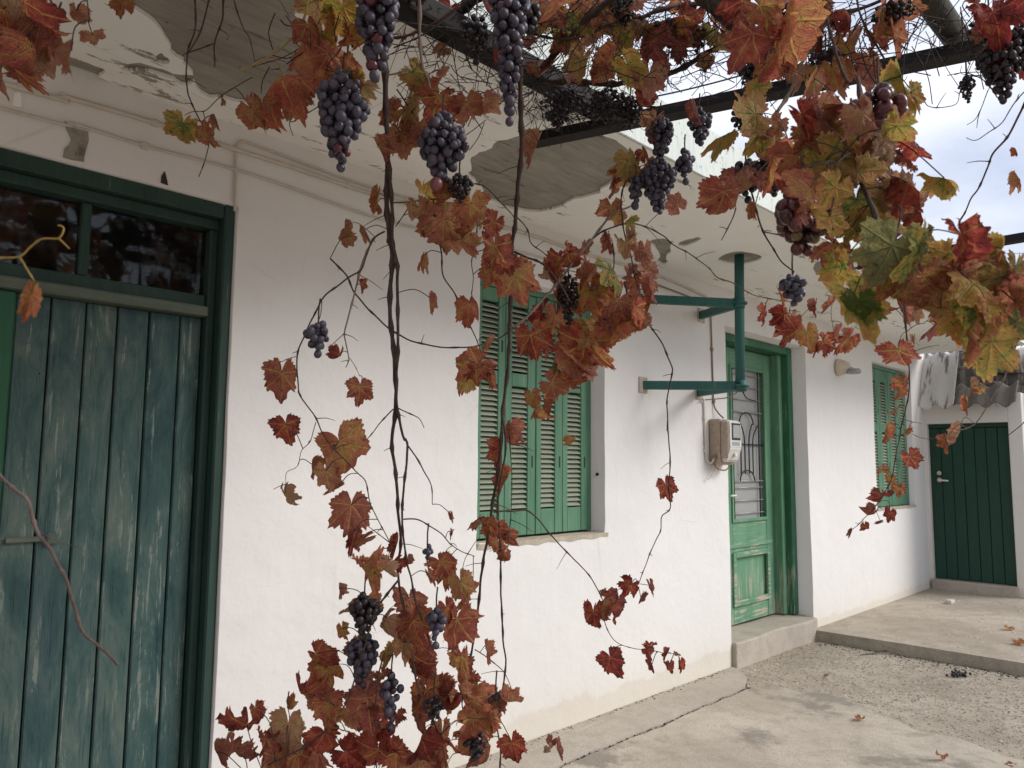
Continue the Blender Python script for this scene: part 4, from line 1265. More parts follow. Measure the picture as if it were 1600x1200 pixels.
# hanging shoots
c1 = cane([(598, -40), (600, 60), (603, 150), (606, 250), (605, 310), (608, 370), (613, 400), (609, 480), (616, 560), (618, 640), (612, 690), (618, 740), (622, 800), (626, 850), (622, 905), (634, 965), (642, 1010)], 7.5, 2.6, depth=2.0)
cane([(606, 236, 1.99), (613, 320), (613, 372), (621, 415), (621, 470), (622, 550), (618, 600), (621, 640), (629, 680), (637, 695), (633, 745), (628, 800), (631, 850), (641, 900), (656, 960), (676, 1015)], 4.6, 2.2, depth=1.99, into=c1)
cane([(637, 695), (658, 728), (674, 760), (675, 788)], 2.2, 1.0, depth=1.99, into=c1, twigs=0)
cane([(615, 640), (596, 658), (581, 678), (558, 703)], 1.8, 0.9, depth=2.0, into=c1, twigs=.2)
cane([(622, 638), (645, 649), (655, 655), (662, 667)], 1.8, 1.0, depth=2.0, into=c1, twigs=.2)
cane([(630, 812), (650, 812), (672, 822), (690, 835), (703, 850), (722, 862), (742, 870)], 2.0, 1.0, depth=2.0, into=c1)
cane([(618, 855), (598, 840), (585, 830), (574, 822)], 1.6, 0.9, depth=2.0, into=c1)
cane([(622, 905), (600, 935), (588, 950), (575, 990), (560, 1040), (545, 1090), (520, 1130), (480, 1165), (430, 1190), (380, 1215)], 2.8, 1.4, depth=1.97, into=c1)
cane([(642, 1005), (650, 1060), (668, 1110), (690, 1160), (700, 1220)], 2.5, 1.5, depth=1.98, into=c1)
cane([(600, 1020), (590, 1070), (585, 1130), (590, 1220)], 2.2, 1.4, depth=1.98, into=c1)
c2 = cane([(602, 362), (583, 374), (573, 398), (565, 421), (545, 434), (515, 455), (500, 472), (487, 500), (475, 527), (465, 556), (467, 600), (470, 620), (490, 648), (505, 678), (522, 702), (555, 735), (571, 752), (578, 785), (590, 812), (601, 832), (616, 856)], 2.6, 1.3, depth=1.92)
cane([(493, 660), (485, 690), (472, 705), (465, 728), (448, 738), (447, 760)], 1.1, .7, depth=1.92, into=c2)
cane([(465, 556), (450, 560), (440, 565)], 1.0, .8, depth=1.92, into=c2, twigs=0)
c2b = cane([(586, 370), (570, 400), (556, 450), (545, 490), (538, 518), (540, 535), (545, 560), (540, 575)], 2.8, 1.2, 'bark_grey', 1.94)
cane([(538, 520), (525, 532), (514, 542)], 1.3, .8, depth=1.94, into=c2b)
cane([(545, 558), (556, 575), (563, 588)], 1.0, .8, depth=1.94, into=c2b)
cane([(503, 470), (501, 490), (497, 505)], 1.2, .9, depth=1.93, into=c2b, twigs=0)
c3 = cane([(516, 404, 1.95), (540, 430, 1.97), (556, 460, 1.98), (580, 488, 2.0), (612, 516, 2.03), (650, 535, 2.05), (690, 542, 2.08), (740, 542, 2.1), (780, 528, 2.15), (800, 514, 2.18)], 2.2, 2.2, depth=2.0, twigs=.3)
c3b = cane([(800, 514, 2.18), (824, 494, 2.2), (860, 455, 2.24), (893, 413, 2.28), (925, 374, 2.32), (952, 340, 2.36), (985, 322, 2.4)], 3.0, 3.4, 'bark_grey', twigs=.35)
c3c = cane([(925, 374, 2.32), (948, 358, 2.34), (980, 350, 2.36), (1002, 352, 2.4), (1035, 367, 2.5), (1050, 381, 2.5), (1075, 395, 2.55), (1105, 416, 2.6), (1120, 433, 2.62), (1142, 441, 2.62), (1175, 460, 2.65), (1200, 466, 2.65), (1240, 472, 2.65)], 2.6, 1.2, twigs=.8)
c4 = cane([(676, 300), (681, 352), (690, 395), (692, 430), (710, 458), (730, 500), (746, 534), (751, 560), (740, 600)], 2.4, 1.2, depth=2.05)
cane([(745, 340), (744, 380), (737, 405), (740, 435), (737, 460)], 1.4, 1.0, depth=2.05, into=c4)
cane([(612, 318), (640, 316), (668, 312), (695, 310)], 2.0, 1.6, depth=2.02, into=c4, twigs=.3)
cane([(640, 322), (628, 340), (618, 355)], 1.6, 1.3, depth=2.0, into=c4, twigs=0)
cane([(735, 286), (757, 292), (776, 310), (800, 335), (808, 350)], 1.9, 1.4, depth=2.08, into=c4)
c5 = cane([(806, -40), (812, 60), (813, 150), (815, 230), (808, 300), (805, 350), (800, 388), (800, 430), (796, 500), (795, 560), (786, 640), (780, 720), (770, 785), (760, 850), (752, 900), (746, 960), (738, 1010), (730, 1060)], 6.5, 2.6, depth=2.12)
cane([(803, 394), (822, 402), (848, 413), (872, 440), (890, 470)], 3.6, 2.0, depth=2.14, into=c5)
cane([(808, 340), (825, 360), (830, 380), (850, 395), (862, 410)], 1.8, 1.2, depth=2.14, into=c5)
cane([(784, 650), (790, 700), (778, 780), (782, 855), (783, 930), (786, 1000), (790, 1050), (776, 1120), (782, 1170), (780, 1220)], 2.6, 2.0, depth=2.1, into=c5)
cane([(738, 1010), (730, 1050), (722, 1100), (735, 1150)], 2.2, 1.4, depth=2.1, into=c5)
cane([(741, 1015), (765, 1030), (788, 1050), (800, 1080)], 1.6, 1.0, depth=2.1, into=c5)
cane([(795, 660), (800, 760), (795, 840), (788, 880)], 1.2, .9, depth=2.12, into=c5)
c6 = cane([(772, 800, 2.1), (800, 798, 2.12), (828, 800, 2.15), (858, 832, 2.18), (885, 862, 2.2), (915, 893, 2.2), (935, 922, 2.22), (943, 940, 2.22)], 2.4, 1.4, twigs=.3)
cane([(943, 968), (950, 988), (964, 1004), (988, 1013), (1010, 1015), (1035, 1020), (1055, 1022)], 1.3, .8, depth=2.22, into=c6)
c7 = cane([(975, 440), (985, 475), (1005, 500), (1020, 515), (1035, 538), (1048, 570), (1050, 585), (1043, 622), (1043, 655), (1047, 722), (1045, 765), (1047, 795), (1034, 808), (1033, 830), (1022, 850), (1006, 890), (998, 912), (985, 928)], 2.6, 1.1, depth=2.35, twigs=.9)
c7b = cane([(985, 275), (972, 300), (973, 350), (985, 395), (992, 430), (1000, 460), (1000, 480)], 2.2, 1.5, depth=2.35)
cane([(957, 380), (960, 410), (955, 440), (963, 470), (985, 490)], 2.0, 1.3, depth=2.35, into=c7b)
c8 = cane([(1166, 270), (1180, 322), (1190, 355), (1206, 385), (1222, 410), (1240, 425)], 2.6, 1.6, depth=1.9, twigs=.7)
cane([(1192, 362), (1215, 366), (1230, 372)], 1.6, 1.2, depth=1.9, into=c8)
cane([(1150, 325), (1143, 345), (1127, 376)], 1.8, 1.0, depth=1.9, into=c8)
cane([(1240, 470, 2.65), (1235, 490, 2.7), (1262, 520, 2.7), (1290, 523, 2.7), (1320, 523, 2.7)], 1.2, .8, into=c3c)
c9 = cane([(1412, 430, 2.2), (1415, 510, 2.5), (1420, 560, 2.7), (1420, 610), (1412, 652), (1402, 700), (1395, 742), (1384, 767), (1366, 793), (1345, 815), (1330, 828)], 2.6, 1.1, depth=2.8, twigs=.5)
cane([(1417, 517), (1430, 508), (1445, 505)], 1.4, 1.0, depth=2.5, into=c9, twigs=0)
cane([(1412, 655), (1430, 660), (1440, 662)], 1.1, .8, depth=2.8, into=c9, twigs=0)
cane([(1420, 560), (1432, 548), (1447, 543), (1462, 540)], 1.4, .9, depth=2.75, into=c9)
c10 = cane([(1620, 120), (1590, 185), (1575, 215), (1552, 240), (1543, 262), (1530, 295), (1517, 312), (1505, 338), (1498, 348)], 2.6, 1.3, depth=1.7, twigs=.9)
cane([(1605, 140), (1585, 160), (1568, 190), (1545, 205), (1525, 218), (1510, 215)], 1.4, .8, depth=1.7, into=c10)
cane([(1545, 140), (1537, 160), (1525, 185), (1510, 195)], 1.2, .7, depth=1.8, into=c10)
cane([(1440, 145), (1450, 165), (1475, 168), (1495, 162), (1500, 145)], 1.2, .9, depth=1.9, into=c10)
c11 = cane([(1600, 515), (1585, 545), (1570, 590), (1550, 620), (1530, 655), (1515, 668), (1500, 672)], 2.4, 1.2, 'bark_grey', 2.0)
cane([(1620, 640), (1590, 668), (1575, 680)], 1.4, .9, depth=2.2, into=c11)
cane([(1495, 682), (1465, 685), (1445, 685), (1425, 678)], 1.2, .8, depth=2.4, into=c11)
# near twigs at the left edge
cN = cane([(-40, 690), (0, 742), (22, 765), (44, 781), (52, 810), (62, 835), (78, 858), (90, 880), (105, 905), (115, 940), (128, 983), (150, 1005), (168, 1020), (183, 1037)], 3.0, 2.4, 'pinkcane', 1.15, .3, name='bare_twig')
cane([(66, 833), (82, 842), (105, 851), (130, 855)], .9, .5, depth=1.15, into=cN, twigs=0)
cY = cane([(-40, 404), (0, 404), (30, 402), (48, 385), (65, 372), (92, 372), (100, 360), (96, 354), (90, 353)], 1.5, 0.9, 'yellowcane', .95, 0, name='tendril')
cane([(92, 372), (101, 380), (109, 388)], 1.3, .9, depth=.95, into=cY, twigs=0)
cane([(30, 402), (40, 420), (52, 438)], 1.3, 1.0, depth=.95, into=cY, twigs=0)
# twigs against the left of the soffit
cL = cane([(303, -30), (305, 40), (292, 90), (293, 140), (296, 155), (308, 180), (318, 198), (326, 222), (322, 245), (311, 276)], 2.2, 1.2, depth=1.9, twigs=.6)
cane([(330, -20), (320, 30), (303, 70), (292, 85)], 2.2, 1.6, 'bark_grey', 1.9, into=cL)
cane([(350, -20), (347, 30), (336, 65), (335, 105)], 2.6, 1.6, depth=1.9, into=cL)
cane([(291, 83), (310, 77), (335, 68)], 1.8, 1.5, depth=1.9, into=cL)
cane([(395, 120), (360, 140), (340, 155), (322, 173), (300, 175), (288, 180)], 1.4, 1.0, depth=1.95, into=cL)
cane([(360, -20), (378, 40), (390, 60), (397, 95)], 1.6, 1.0, depth=1.9, into=cL)
cM = cane([(485, -20), (470, 40), (440, 75), (400, 98), (375, 110)], 2.4, 1.4, 'yellowcane', 1.9, .3)
cane([(500, 30), (485, 62), (440, 90), (395, 105)], 1.8, 1.2, depth=1.95, into=cM)
cane([(540, 150), (500, 165), (462, 188), (452, 192), (458, 212)], 1.6, 1.0, depth=1.95, into=cM)
cane([(545, 50), (530, 80), (512, 105), (508, 150)], 2.0, 1.2, depth=1.9, into=cM)
# canes above the bunches
cT = cane([(600, 60), (640, 55), (690, 30), (740, -10)], 3.2, 3.4, depth=2.05, twigs=.4)
cane([(655, -30), (656, 60), (660, 100), (668, 125), (672, 140)], 4.2, 3.0, 'bark_grey', 2.0, into=cT)
cane([(605, 118), (630, 112), (636, 108)], 2.6, 2.2, 'bark_grey', 1.96, into=cT, twigs=0)
cane([(615, 75), (650, 60), (690, 35), (720, 10)], 2.0, 2.0, depth=2.0, into=cT)
cane([(620, 140), (650, 185), (668, 205)], 2.0, 1.2, depth=2.05, into=cT)
cane([(680, 150), (715, 170), (740, 178), (780, 165), (810, 120)], 2.2, 1.6, depth=2.1, into=cT)
cane([(545, 70), (542, 95), (541, 112)], 2.6, 2.2, depth=1.9, into=cT, twigs=.2)
cane([(800, 20), (850, 40), (900, 45), (960, 40)], 2.6, 2.4, depth=2.2, into=cT)
# old wood overhead
cO = cane([(600, 62, 2.35), (650, 52, 2.35), (700, 30, 2.3), (760, -15, 2.2)], 9, 12, 'bark_old', twigs=.3, name='old_arm', wig=.008)
cane([(845, 108, 2.3), (880, 72, 2.25), (905, 42, 2.2), (935, 15, 2.15), (980, -20, 2.1)], 7, 10, into=cO, wig=.006)
cane([(850, 128, 2.35), (900, 126, 2.35), (955, 132, 2.35), (1010, 121, 2.3), (1055, 111, 2.3), (1088, 92, 2.3), (1118, 76, 2.25), (1150, 72, 2.25), (1180, 60, 2.2)], 8, 8, into=cO, wig=.006)
cane([(1070, 100, 2.3), (1062, 85, 2.3), (1052, 78, 2.3)], 3, 1.5, into=cO)
cane([(1000, 30, 2.2), (1030, 15, 2.2), (1100, 5, 2.2), (1180, -15, 2.2)], 6, 7, into=cO, wig=.006)
cane([(1120, 75, 2.2), (1180, 35, 2.15), (1240, 25, 2.1), (1330, 18, 2.05), (1400, -10, 2.0)], 4.5, 4.5, into=cO)
cane([(985, 165, 2.35), (1040, 167, 2.35), (1090, 157, 2.35), (1120, 152, 2.3)], 2.6, 2.2, 'bark', into=cO)
cane([(780, 30, 2.15), (840, 55, 2.2), (900, 60, 2.2), (960, 35, 2.2), (1010, 25, 2.2)], 3.5, 3, into=cO)
cane([(1040, 40, 2.2), (1070, 30, 2.2), (1110, 10, 2.2), (1130, -10, 2.2)], 3, 2.5, into=cO)
cane([(1155, 75, 2.2), (1125, 45, 2.2), (1105, 20, 2.2), (1110, -10, 2.2)], 2.2, 2.2, into=cO)
cR = cane([(1215, 175, 1.8), (1235, 140, 1.85), (1252, 100, 1.85), (1272, 60, 1.9), (1285, 10, 1.9), (1290, -30, 1.9)], 4.2, 4.0, 'bark_grey', twigs=.3)
cane([(1200, 100, 1.85), (1225, 85, 1.85), (1250, 60, 1.85), (1285, 30, 1.9), (1330, 15, 1.9)], 3.0, 3.4, into=cR)
cane([(1290, 20, 1.85), (1300, 60, 1.8), (1312, 100, 1.75), (1325, 130, 1.7)], 4.0, 3.2, into=cR)
cane([(1336, -20, 1.9), (1345, 25, 1.85), (1362, 60, 1.85), (1380, 90, 1.8)], 2.6, 2.4, into=cR)
cane([(1345, 30, 1.85), (1325, 60, 1.85), (1320, 70, 1.85)], 1.8, 1.4, into=cR)
cane([(1440, 20, 1.8), (1425, 55, 1.8), (1415, 80, 1.8)], 1.6, 1.0, into=cR)
cane([(1220, 185, 1.8), (1228, 210, 1.75), (1236, 240, 1.7)], 2.2, 1.4, into=cR)
# the near leafy shoot at right
cS = cane([(1340, 120, 1.5), (1350, 200, 1.35), (1345, 270, 1.3), (1365, 330, 1.25), (1400, 380, 1.2), (1440, 420, 1.2), (1490, 440, 1.2), (1540, 460, 1.25), (1620, 470, 1.3)], 4.0, 2.4, twigs=.4)
cane([(1400, 370, 1.2), (1408, 330, 1.22), (1403, 320, 1.22)], 1.8, 1.4, 'yellowcane', into=cS)
cane([(1350, 250, 1.3), (1330, 240, 1.25), (1305, 255, 1.2)], 1.8, 1.4, into=cS)
c12 = cane([(60, -60, 1.4), (75, -10, 1.38), (90, 15, 1.35), (98, 5, 1.35)], 2.4, 1.6, twigs=.2)
cane([(0, -40, 1.4), (40, 10, 1.35), (60, 40, 1.35)], 2.0, 1.4, into=c12)
cane([(130, -40, 1.4), (138, 10, 1.36), (140, 30, 1.36)], 1.4, 1.0, into=c12)
cane([(168, -40, 1.8), (190, -5, 1.8)], 1.2, 1.0, into=c12, twigs=0)

# ---- leaf blades
def leaf_mesh(seed, kind):
    r = random.Random(seed * 17 + 5)
    lobes = [(0, 0.60 + r.uniform(-.04, .06), 26), (50 + r.uniform(-5, 5), 0.53 + r.uniform(-.05, .05), 25), (-50 + r.uniform(-5, 5), 0.53 + r.uniform(-.05, .05), 25),
             (103 + r.uniform(-6, 6), 0.46 + r.uniform(-.05, .04), 27), (-103 + r.uniform(-6, 6), 0.46 + r.uniform(-.05, .04), 27),
             (146, 0.36, 20), (-146, 0.36, 20)]
    depth_ = r.uniform(0.35, 1.0)             # how deep the sinuses run
    N = 108; RINGS = 7
    teeth = r.choice((25, 28, 32))
    outline = []
    for i in range(N):
        th = 360 * i / N - 180
        body = 0.40 if abs(th) < 120 else 0.40 - 0.20 * (abs(th) - 120) / 60
        rad = body
        for a, R_, w in lobes:
            d = abs((th - a + 180) % 360 - 180)
            if d < w * 1.6:
                rad = max(rad, body * (1 - depth_ * .35) + (R_ - body * (1 - depth_ * .35)) * max(0, 1 - (d / (w * 1.35)) ** 1.35))
        if abs(th) > 162: rad *= max(0.10, (180 - abs(th)) / 18 * 0.85 + 0.10)
        ph = (i * teeth / N) % 1.0
        rad *= 1 + 0.15 * (ph / .7 if ph < .7 else (1 - ph) / .3) - 0.06 + r.uniform(-.03, .03)
        outline.append((math.radians(th), rad))
    if kind == 3:                               # torn, dried margin
        for _ in range(3):
            k = r.randrange(N); w = r.randrange(2, 6)
            for q in range(-w, w + 1):
                a, rd = outline[(k + q) % N]
                outline[(k + q) % N] = (a, rd * (1 - 0.45 * (1 - abs(q) / (w + 1))))
    k1 = {0: r.uniform(.4, 1.3), 1: r.uniform(2.6, 4.2), 2: r.uniform(1.5, 3.0), 3: r.uniform(1.5, 3.5)}[kind] * r.choice((1, 1, -1))
    k2 = {0: r.uniform(-.5, .9), 1: r.uniform(-.6, 1.0), 2: r.uniform(1.5, 3.6), 3: r.uniform(.5, 2.5)}[kind] * r.choice((1, -1))
    cr_ = {0: .07, 1: .09, 2: .10, 3: .17}[kind]
    rimc = r.uniform(.05, .16) * r.choice((1, -1)) * (1.6 if kind == 3 else 1)
    skew = r.uniform(-.5, .5)
    fold = kind == 1
    uvs, vs = [(0.0, 0.0)], []
    flat = [(0.0, 0.0)]
    for j in range(1, RINGS + 1):
        f = (j / RINGS) ** 0.85
        for a, rd in outline:
            rr = rd * f if j == RINGS else min(rd * f, rd)
            flat.append((math.sin(a) * rr, -math.cos(a) * rr))
    so = Vector((r.uniform(-50, 50), r.uniform(-50, 50), r.uniform(-50, 50)))
    for x, y in flat:
        rr = math.hypot(x, y); th = math.atan2(x, -y)
        w = cr_ * (noise.noise(Vector((x * 3.4, y * 3.4, 0)) + so) + .55 * noise.noise(Vector((x * 8, y * 8, 3)) + so)) * min(1, rr * 3.2)
        # quilting between the veins
        w += 0.040 * rr * math.cos(th * 7.2)
        w += cr_ * .30 * noise.noise(Vector((x * 15, y * 15, 8)) + so) * min(1, rr * 3)
        w += rimc * max(0, rr - .26) * (1.2 + 1.5 * noise.noise(Vector((math.sin(th) * 1.6, math.cos(th) * 1.6, 2)) + so))
        xs = x + skew * y * .25
        if fold:                                 # halves close like a book along the midrib
            ang = min(1.25, abs(k1) * .38) * (1 if k1 > 0 else -1)
            z_ = abs(xs) * math.sin(ang); xs2 = xs * math.cos(ang)
        else:
            a = xs * k1
            if abs(a) > 2.6: a = math.copysign(2.6, a)
            xs2 = math.sin(a) / k1 if abs(k1) > .05 else xs
            z_ = (1 - math.cos(a)) / k1 if abs(k1) > .05 else 0
        b = y * k2
        if abs(b) > 2.4: b = math.copysign(2.4, b)
        y2 = math.sin(b) / k2 if abs(k2) > .05 else y
        z2 = (1 - math.cos(b)) / k2 if abs(k2) > .05 else 0
        vs.append((xs2 + w * .35, z_ + z2 + w, y2))     # blade in local XZ, tip towards -Z
        uvs.append((x, y))
    uvs = uvs[1:]
    fs = []
    for i in range(N - 1):
        fs.append((0, 1 + i, 2 + i))
    for j in range(RINGS - 1):
        for i in range(N - 1):
            a = 1 + j * N + i
            fs.append((a, a + N, a + N + 1, a + 1))
    me = bpy.data.meshes.new('leaf')
    me.from_pydata(vs, [], fs)
    ul = me.uv_layers.new(name='UVMap')
    for lp_ in me.loops:
        ul.data[lp_.index].uv = uvs[lp_.vertex_index]
    me.shade_smooth()
    me.materials.append(M['leaf'])
    return me
LM = {k: [leaf_mesh(k * 100 + i, k) for i in range(n)] for k, n in ((0, 9), (1, 7), (2, 7), (3, 9))}
TONE = {'d': (0.19, 0.03, .6), 'r': (0.25, 0.08, 1.0), 'o': (0.41, 0.12, .55), 'O': (0.47, 0.03, .6), 'y': (0.70, 0.0, .35), 'g': (0.86, 0.0, .6), 'G': (0.98, 0.05, .5), 'p': (0.50, 0.55, .6), 's': (0.68, 0.05, .4)}
leaf_count = 0
def leaf_at(px, py, size, tone, depth, kind=None, rollv=None, yawv=None):
    global leaf_count
    if kind is None:
        kind = RV.choices((0, 1, 2, 3), (0.27, 0.2, 0.19, 0.34))[0]
    centre = at(px, py, depth)
    sc = size * depth / 1200 * (1.16 if kind in (0,) else 1.42 if kind == 3 else 1.5)
    o = bpy.data.objects.new('leaf', RV.choice(LM[kind]))
    C.objects.link(o)
    roll = RV.gauss(0, 0.45) if rollv is None else math.radians(rollv)
    yaw = RV.gauss(0, 0.55) if yawv is None else math.radians(yawv)
    pitch = RV.gauss(0.0, 0.35)
    # local frame: blade faces the yard (towards the camera side), tip hangs down
    base = Matrix((right, fwd, -down)).transposed()         # columns: x right, y away, z up
    m = base @ Matrix.Rotation(roll, 3, 'Y') @ Matrix.Rotation(yaw, 3, 'Z') @ Matrix.Rotation(pitch, 3, 'X')
    off = m @ Vector((0, 0, 0.10 * sc))
    o.matrix_world = Matrix.Translation(centre + off) @ m.to_4x4() @ Matrix.Diagonal((sc * RV.choice((1, -1)) * RV.uniform(.72, 1.08), sc, sc * RV.uniform(.85, 1.1), 1))
    t = TONE[tone]
    o.color = (min(1, max(0, t[0] + RV.uniform(-.06, .06))), max(0, min(1, t[1] + 0.42 * RV.random() ** 2.2)), t[2] * RV.uniform(.7, 1.2), 1)
    # hang it from the nearest cane
    p0 = centre + off
    best = None
    for c in CANES:
        for i in range(0, len(c.samples), 2):
            dd = (c.samples[i] - p0).length
            if best is None or dd < best[0]: best = (dd, c, c.samples[i])
    dd, c, q = best
    if 0.008 < dd < 0.17:
        mid = (q + p0) / 2 + Vector((0, 0, 0.18 * dd)) + Vector((RV.uniform(-1, 1), RV.uniform(-1, 1), 0)) * .1 * dd
        pp = spline([q, mid, p0], 4)
        tube(c.v, c.f, pp, [0.0012] * len(pp), 4)
    o['_c'] = CANES.index(c); o['_s'] = size
    leaf_count += 1
    return o
LEAVES = []
def leaves(depth, txt):
    for tok in txt.replace('\n', ';').split(';'):
        p = tok.split()
        if not p: continue
        kw = {}
        for q in p[4:]:
            if q[0] == 'k': kw['kind'] = int(q[1:])
            elif q[0] == 'a': kw['rollv'] = float(q[1:])
            elif q[0] == 'w': kw['yawv'] = float(q[1:])
        LEAVES.append(leaf_at(float(p[0]), float(p[1]), float(p[2]), p[3], depth + RV.uniform(-.05, .05), **kw))
leaves(1.35, '''8 25 100 o; 30 60 110 p k0; 72 35 85 r; 95 55 85 p k1 a-10; 20 105 75 o; 50 85 70 o k2 a10; 0 120 55 o; 110 85 50 o k1; 120 22 30 o; 145 58 48 o k0 w10; 0 70 70 o; 45 15 80 r''')
leaves(1.9, '''192 8 34 o; 285 200 46 s k3; 322 212 44 o k0 a170; 338 186 30 o k1; 346 158 12 o; 432 128 92 o k2; 398 176 50 o k3; 460 160 54 o k0 a-30; 482 45 46 r k3; 420 165 40 o;
 496 8 62 y; 540 22 66 y; 520 35 46 O; 508 95 88 o k2 a25; 540 112 56 o k3; 562 62 52 O k3; 552 128 48 s; 525 118 50 o; 505 60 40 y; 565 140 40 s''')
leaves(2.02, '''640 162 66 s; 684 158 70 r k3 a20; 728 168 60 o k0; 650 118 46 s k3; 692 112 28 o k0; 628 215 54 o k0; 652 200 40 o; 592 232 36 o k1; 614 178 40 O k3; 755 168 48 o; 640 210 44 o;
 672 312 60 s k3; 655 330 48 o k3; 700 352 78 o k3; 735 325 58 o k0; 722 380 50 o k3; 690 340 46 p k3; 660 352 26 o k1; 705 310 40 o; 745 340 38 p k3; 752 330 26 o;
 770 352 52 r k0 a30; 772 392 60 r k3; 806 438 82 o k0 a-12 w-15; 790 410 46 r; 770 425 40 o k1; 538 352 30 o k1; 543 372 24 o; 572 362 26 o k1; 588 308 32 o k1; 590 320 20 o;
 662 402 30 o k1 a10; 672 470 34 o k1 a-5; 734 480 50 o k2; 760 535 26 o k1; 742 572 60 r k3; 725 600 26 y k3; 768 590 30 r k1; 748 585 40 r''')
leaves(1.93, '''440 590 62 r k0 a5 w8; 447 668 48 r k0 w35 a-8; 562 610 56 r k0 w20; 528 557 30 r k2; 563 447 20 r; 447 775 34 p k2; 486 730 34 o k1 a10; 510 742 54 o k0 a-12; 536 700 76 o k2 a-25; 524 765 30 o k1; 548 798 84 r k0 w12 a5; 552 838 50 d k1 a10; 576 888 64 o k3 a-15; 602 892 36 p k1; 562 845 40 o k1''')
leaves(2.0, '''620 852 34 d k1; 619 878 26 d k2; 705 806 15 r k1; 706 835 14 r k1; 690 880 44 r k0 a-30; 695 898 36 r; 672 900 24 r; 638 875 15 r; 722 915 52 O k0; 735 930 36 O; 530 922 20 r k1; 536 985 30 O k0;
 560 955 50 O k3; 575 950 40 o; 640 942 66 r k0 a8; 648 978 70 r k0 a-20; 600 972 50 p k2 a30; 620 980 44 p k1; 712 978 82 r k0 a-10; 700 955 50 r; 500 1025 46 r k2; 515 1048 56 o k3; 562 1018 52 o k0 w5; 640 1030 70 r k3; 655 1015 56 d; 665 1040 50 r;
 630 1010 40 O k3; 610 1030 40 s k1; 715 1052 50 r k1; 722 1030 40 o; 760 1018 28 o k1; 480 1090 62 r k2; 512 1105 60 o k0; 535 1120 50 O; 448 1142 84 p k0 w-10 a10; 448 1100 24 o k1 a180; 575 1100 76 r k0; 582 1140 66 r k3; 540 1142 56 O k0; 498 1095 50 d;
 668 1085 66 r k0; 688 1082 44 o k1; 652 1120 58 d k1; 690 1160 72 o k1 a5; 655 1160 50 d k1; 740 1105 76 r k2 a-30; 728 1085 52 o k3; 742 1130 60 o; 705 1108 40 d; 748 1075 24 o k1; 800 1098 38 o k1 a-60; 802 1166 46 d k0; 873 1178 34 d k1; 858 1170 14 p; 860 1160 16 d;
 382 1138 66 r k3; 372 1182 70 d; 340 1180 36 d k1; 460 1190 76 r; 510 1150 50 d k3; 590 1180 64 r k2; 625 1180 56 r; 545 1180 56 d; 725 1180 56 o; 760 1175 48 r; 418 1165 60 r; 500 1185 60 d; 430 1190 56 r; 660 1195 60 r; 400 1110 28 r; 620 1120 30 d k3; 610 1160 44 d; 765 1130 34 o; 780 1100 24 o; 570 1065 36 d; 600 1055 30 r; 735 1060 30 r; 700 1085 30 d''')
leaves(2.12, '''742 815 36 r k0; 772 828 48 r k0; 762 818 34 r k3; 790 752 40 o k1 a20; 796 672 44 d k2; 780 706 40 r k1; 790 840 30 r; 778 850 40 o; 788 870 22 r''')
leaves(2.3, '''838 228 44 o k1 a20; 872 408 50 r k3; 862 425 40 p k3; 886 402 44 r k3; 912 422 42 o k3; 925 458 60 O k0; 955 428 66 g k0 a5; 872 445 40 s k1; 845 490 44 d k3; 832 530 66 r k0 a-15; 850 530 44 r k1; 868 498 40 o; 928 482 34 g k1; 962 478 66 r k3; 992 486 50 r k0; 912 545 86 r k0 w5; 930 515 70 s k3; 955 515 60 o; 985 500 46 r k3; 940 560 40 O k1; 902 520 50 s; 868 602 60 r k0 a-60 w0; 885 597 44 r; 848 642 40 O k3; 862 635 36 r k1; 832 622 26 o; 835 643 20 o; 869 570 30 g k1; 890 690 22 O k3; 888 470 50 O k1; 900 560 60 r; 915 575 46 r k2; 870 465 30 r; 945 455 50 O; 918 435 40 o; 978 508 40 O; 1003 500 30 r k3''')
leaves(2.35, '''955 328 36 r k3; 966 340 30 O; 982 345 26 y k2; 952 375 34 d k1; 978 382 40 p k3; 1008 395 34 r k2; 1012 430 46 r k3; 1022 450 40 d k1; 1018 470 34 O k1; 992 440 32 r k3; 985 425 26 r; 972 268 46 s k3; 985 255 40 s; 1008 262 36 O k3; 1055 318 40 r k0 a140; 1022 195 44 o k3; 1030 215 36 o; 960 285 36 r k3; 1005 240 30 r; 985 365 18 p; 912 390 40 r; 1042 762 40 d k0 w10''')
leaves(2.25, '''928 962 44 d k3; 966 945 46 d k3; 984 918 34 d k3; 1000 935 22 d k1; 1017 918 24 d k1; 946 928 18 o; 940 950 30 o; 956 1032 44 d k0; 1015 1014 24 d k3; 1020 1040 20 d k1; 1043 1022 18 d k1; 1047 1040 20 d; 1063 1038 22 d; 1058 1021 10 o''')
leaves(1.75, '''1172 178 86 s k0; 1182 215 70 s k3; 1130 212 50 y k1 a60; 1200 240 60 o k2; 1170 62 92 d k0 a25; 1218 48 100 o k1; 1196 108 50 o; 1205 258 70 o k1; 1143 282 70 d k0; 1130 308 62 r k2; 1180 325 28 o k1 a8; 1162 300 50 o; 1235 70 60 o; 1195 15 70 o; 1155 10 60 d; 1182 140 50 s; 1212 205 50 o k3; 1225 275 50 d; 1190 285 40 d''')
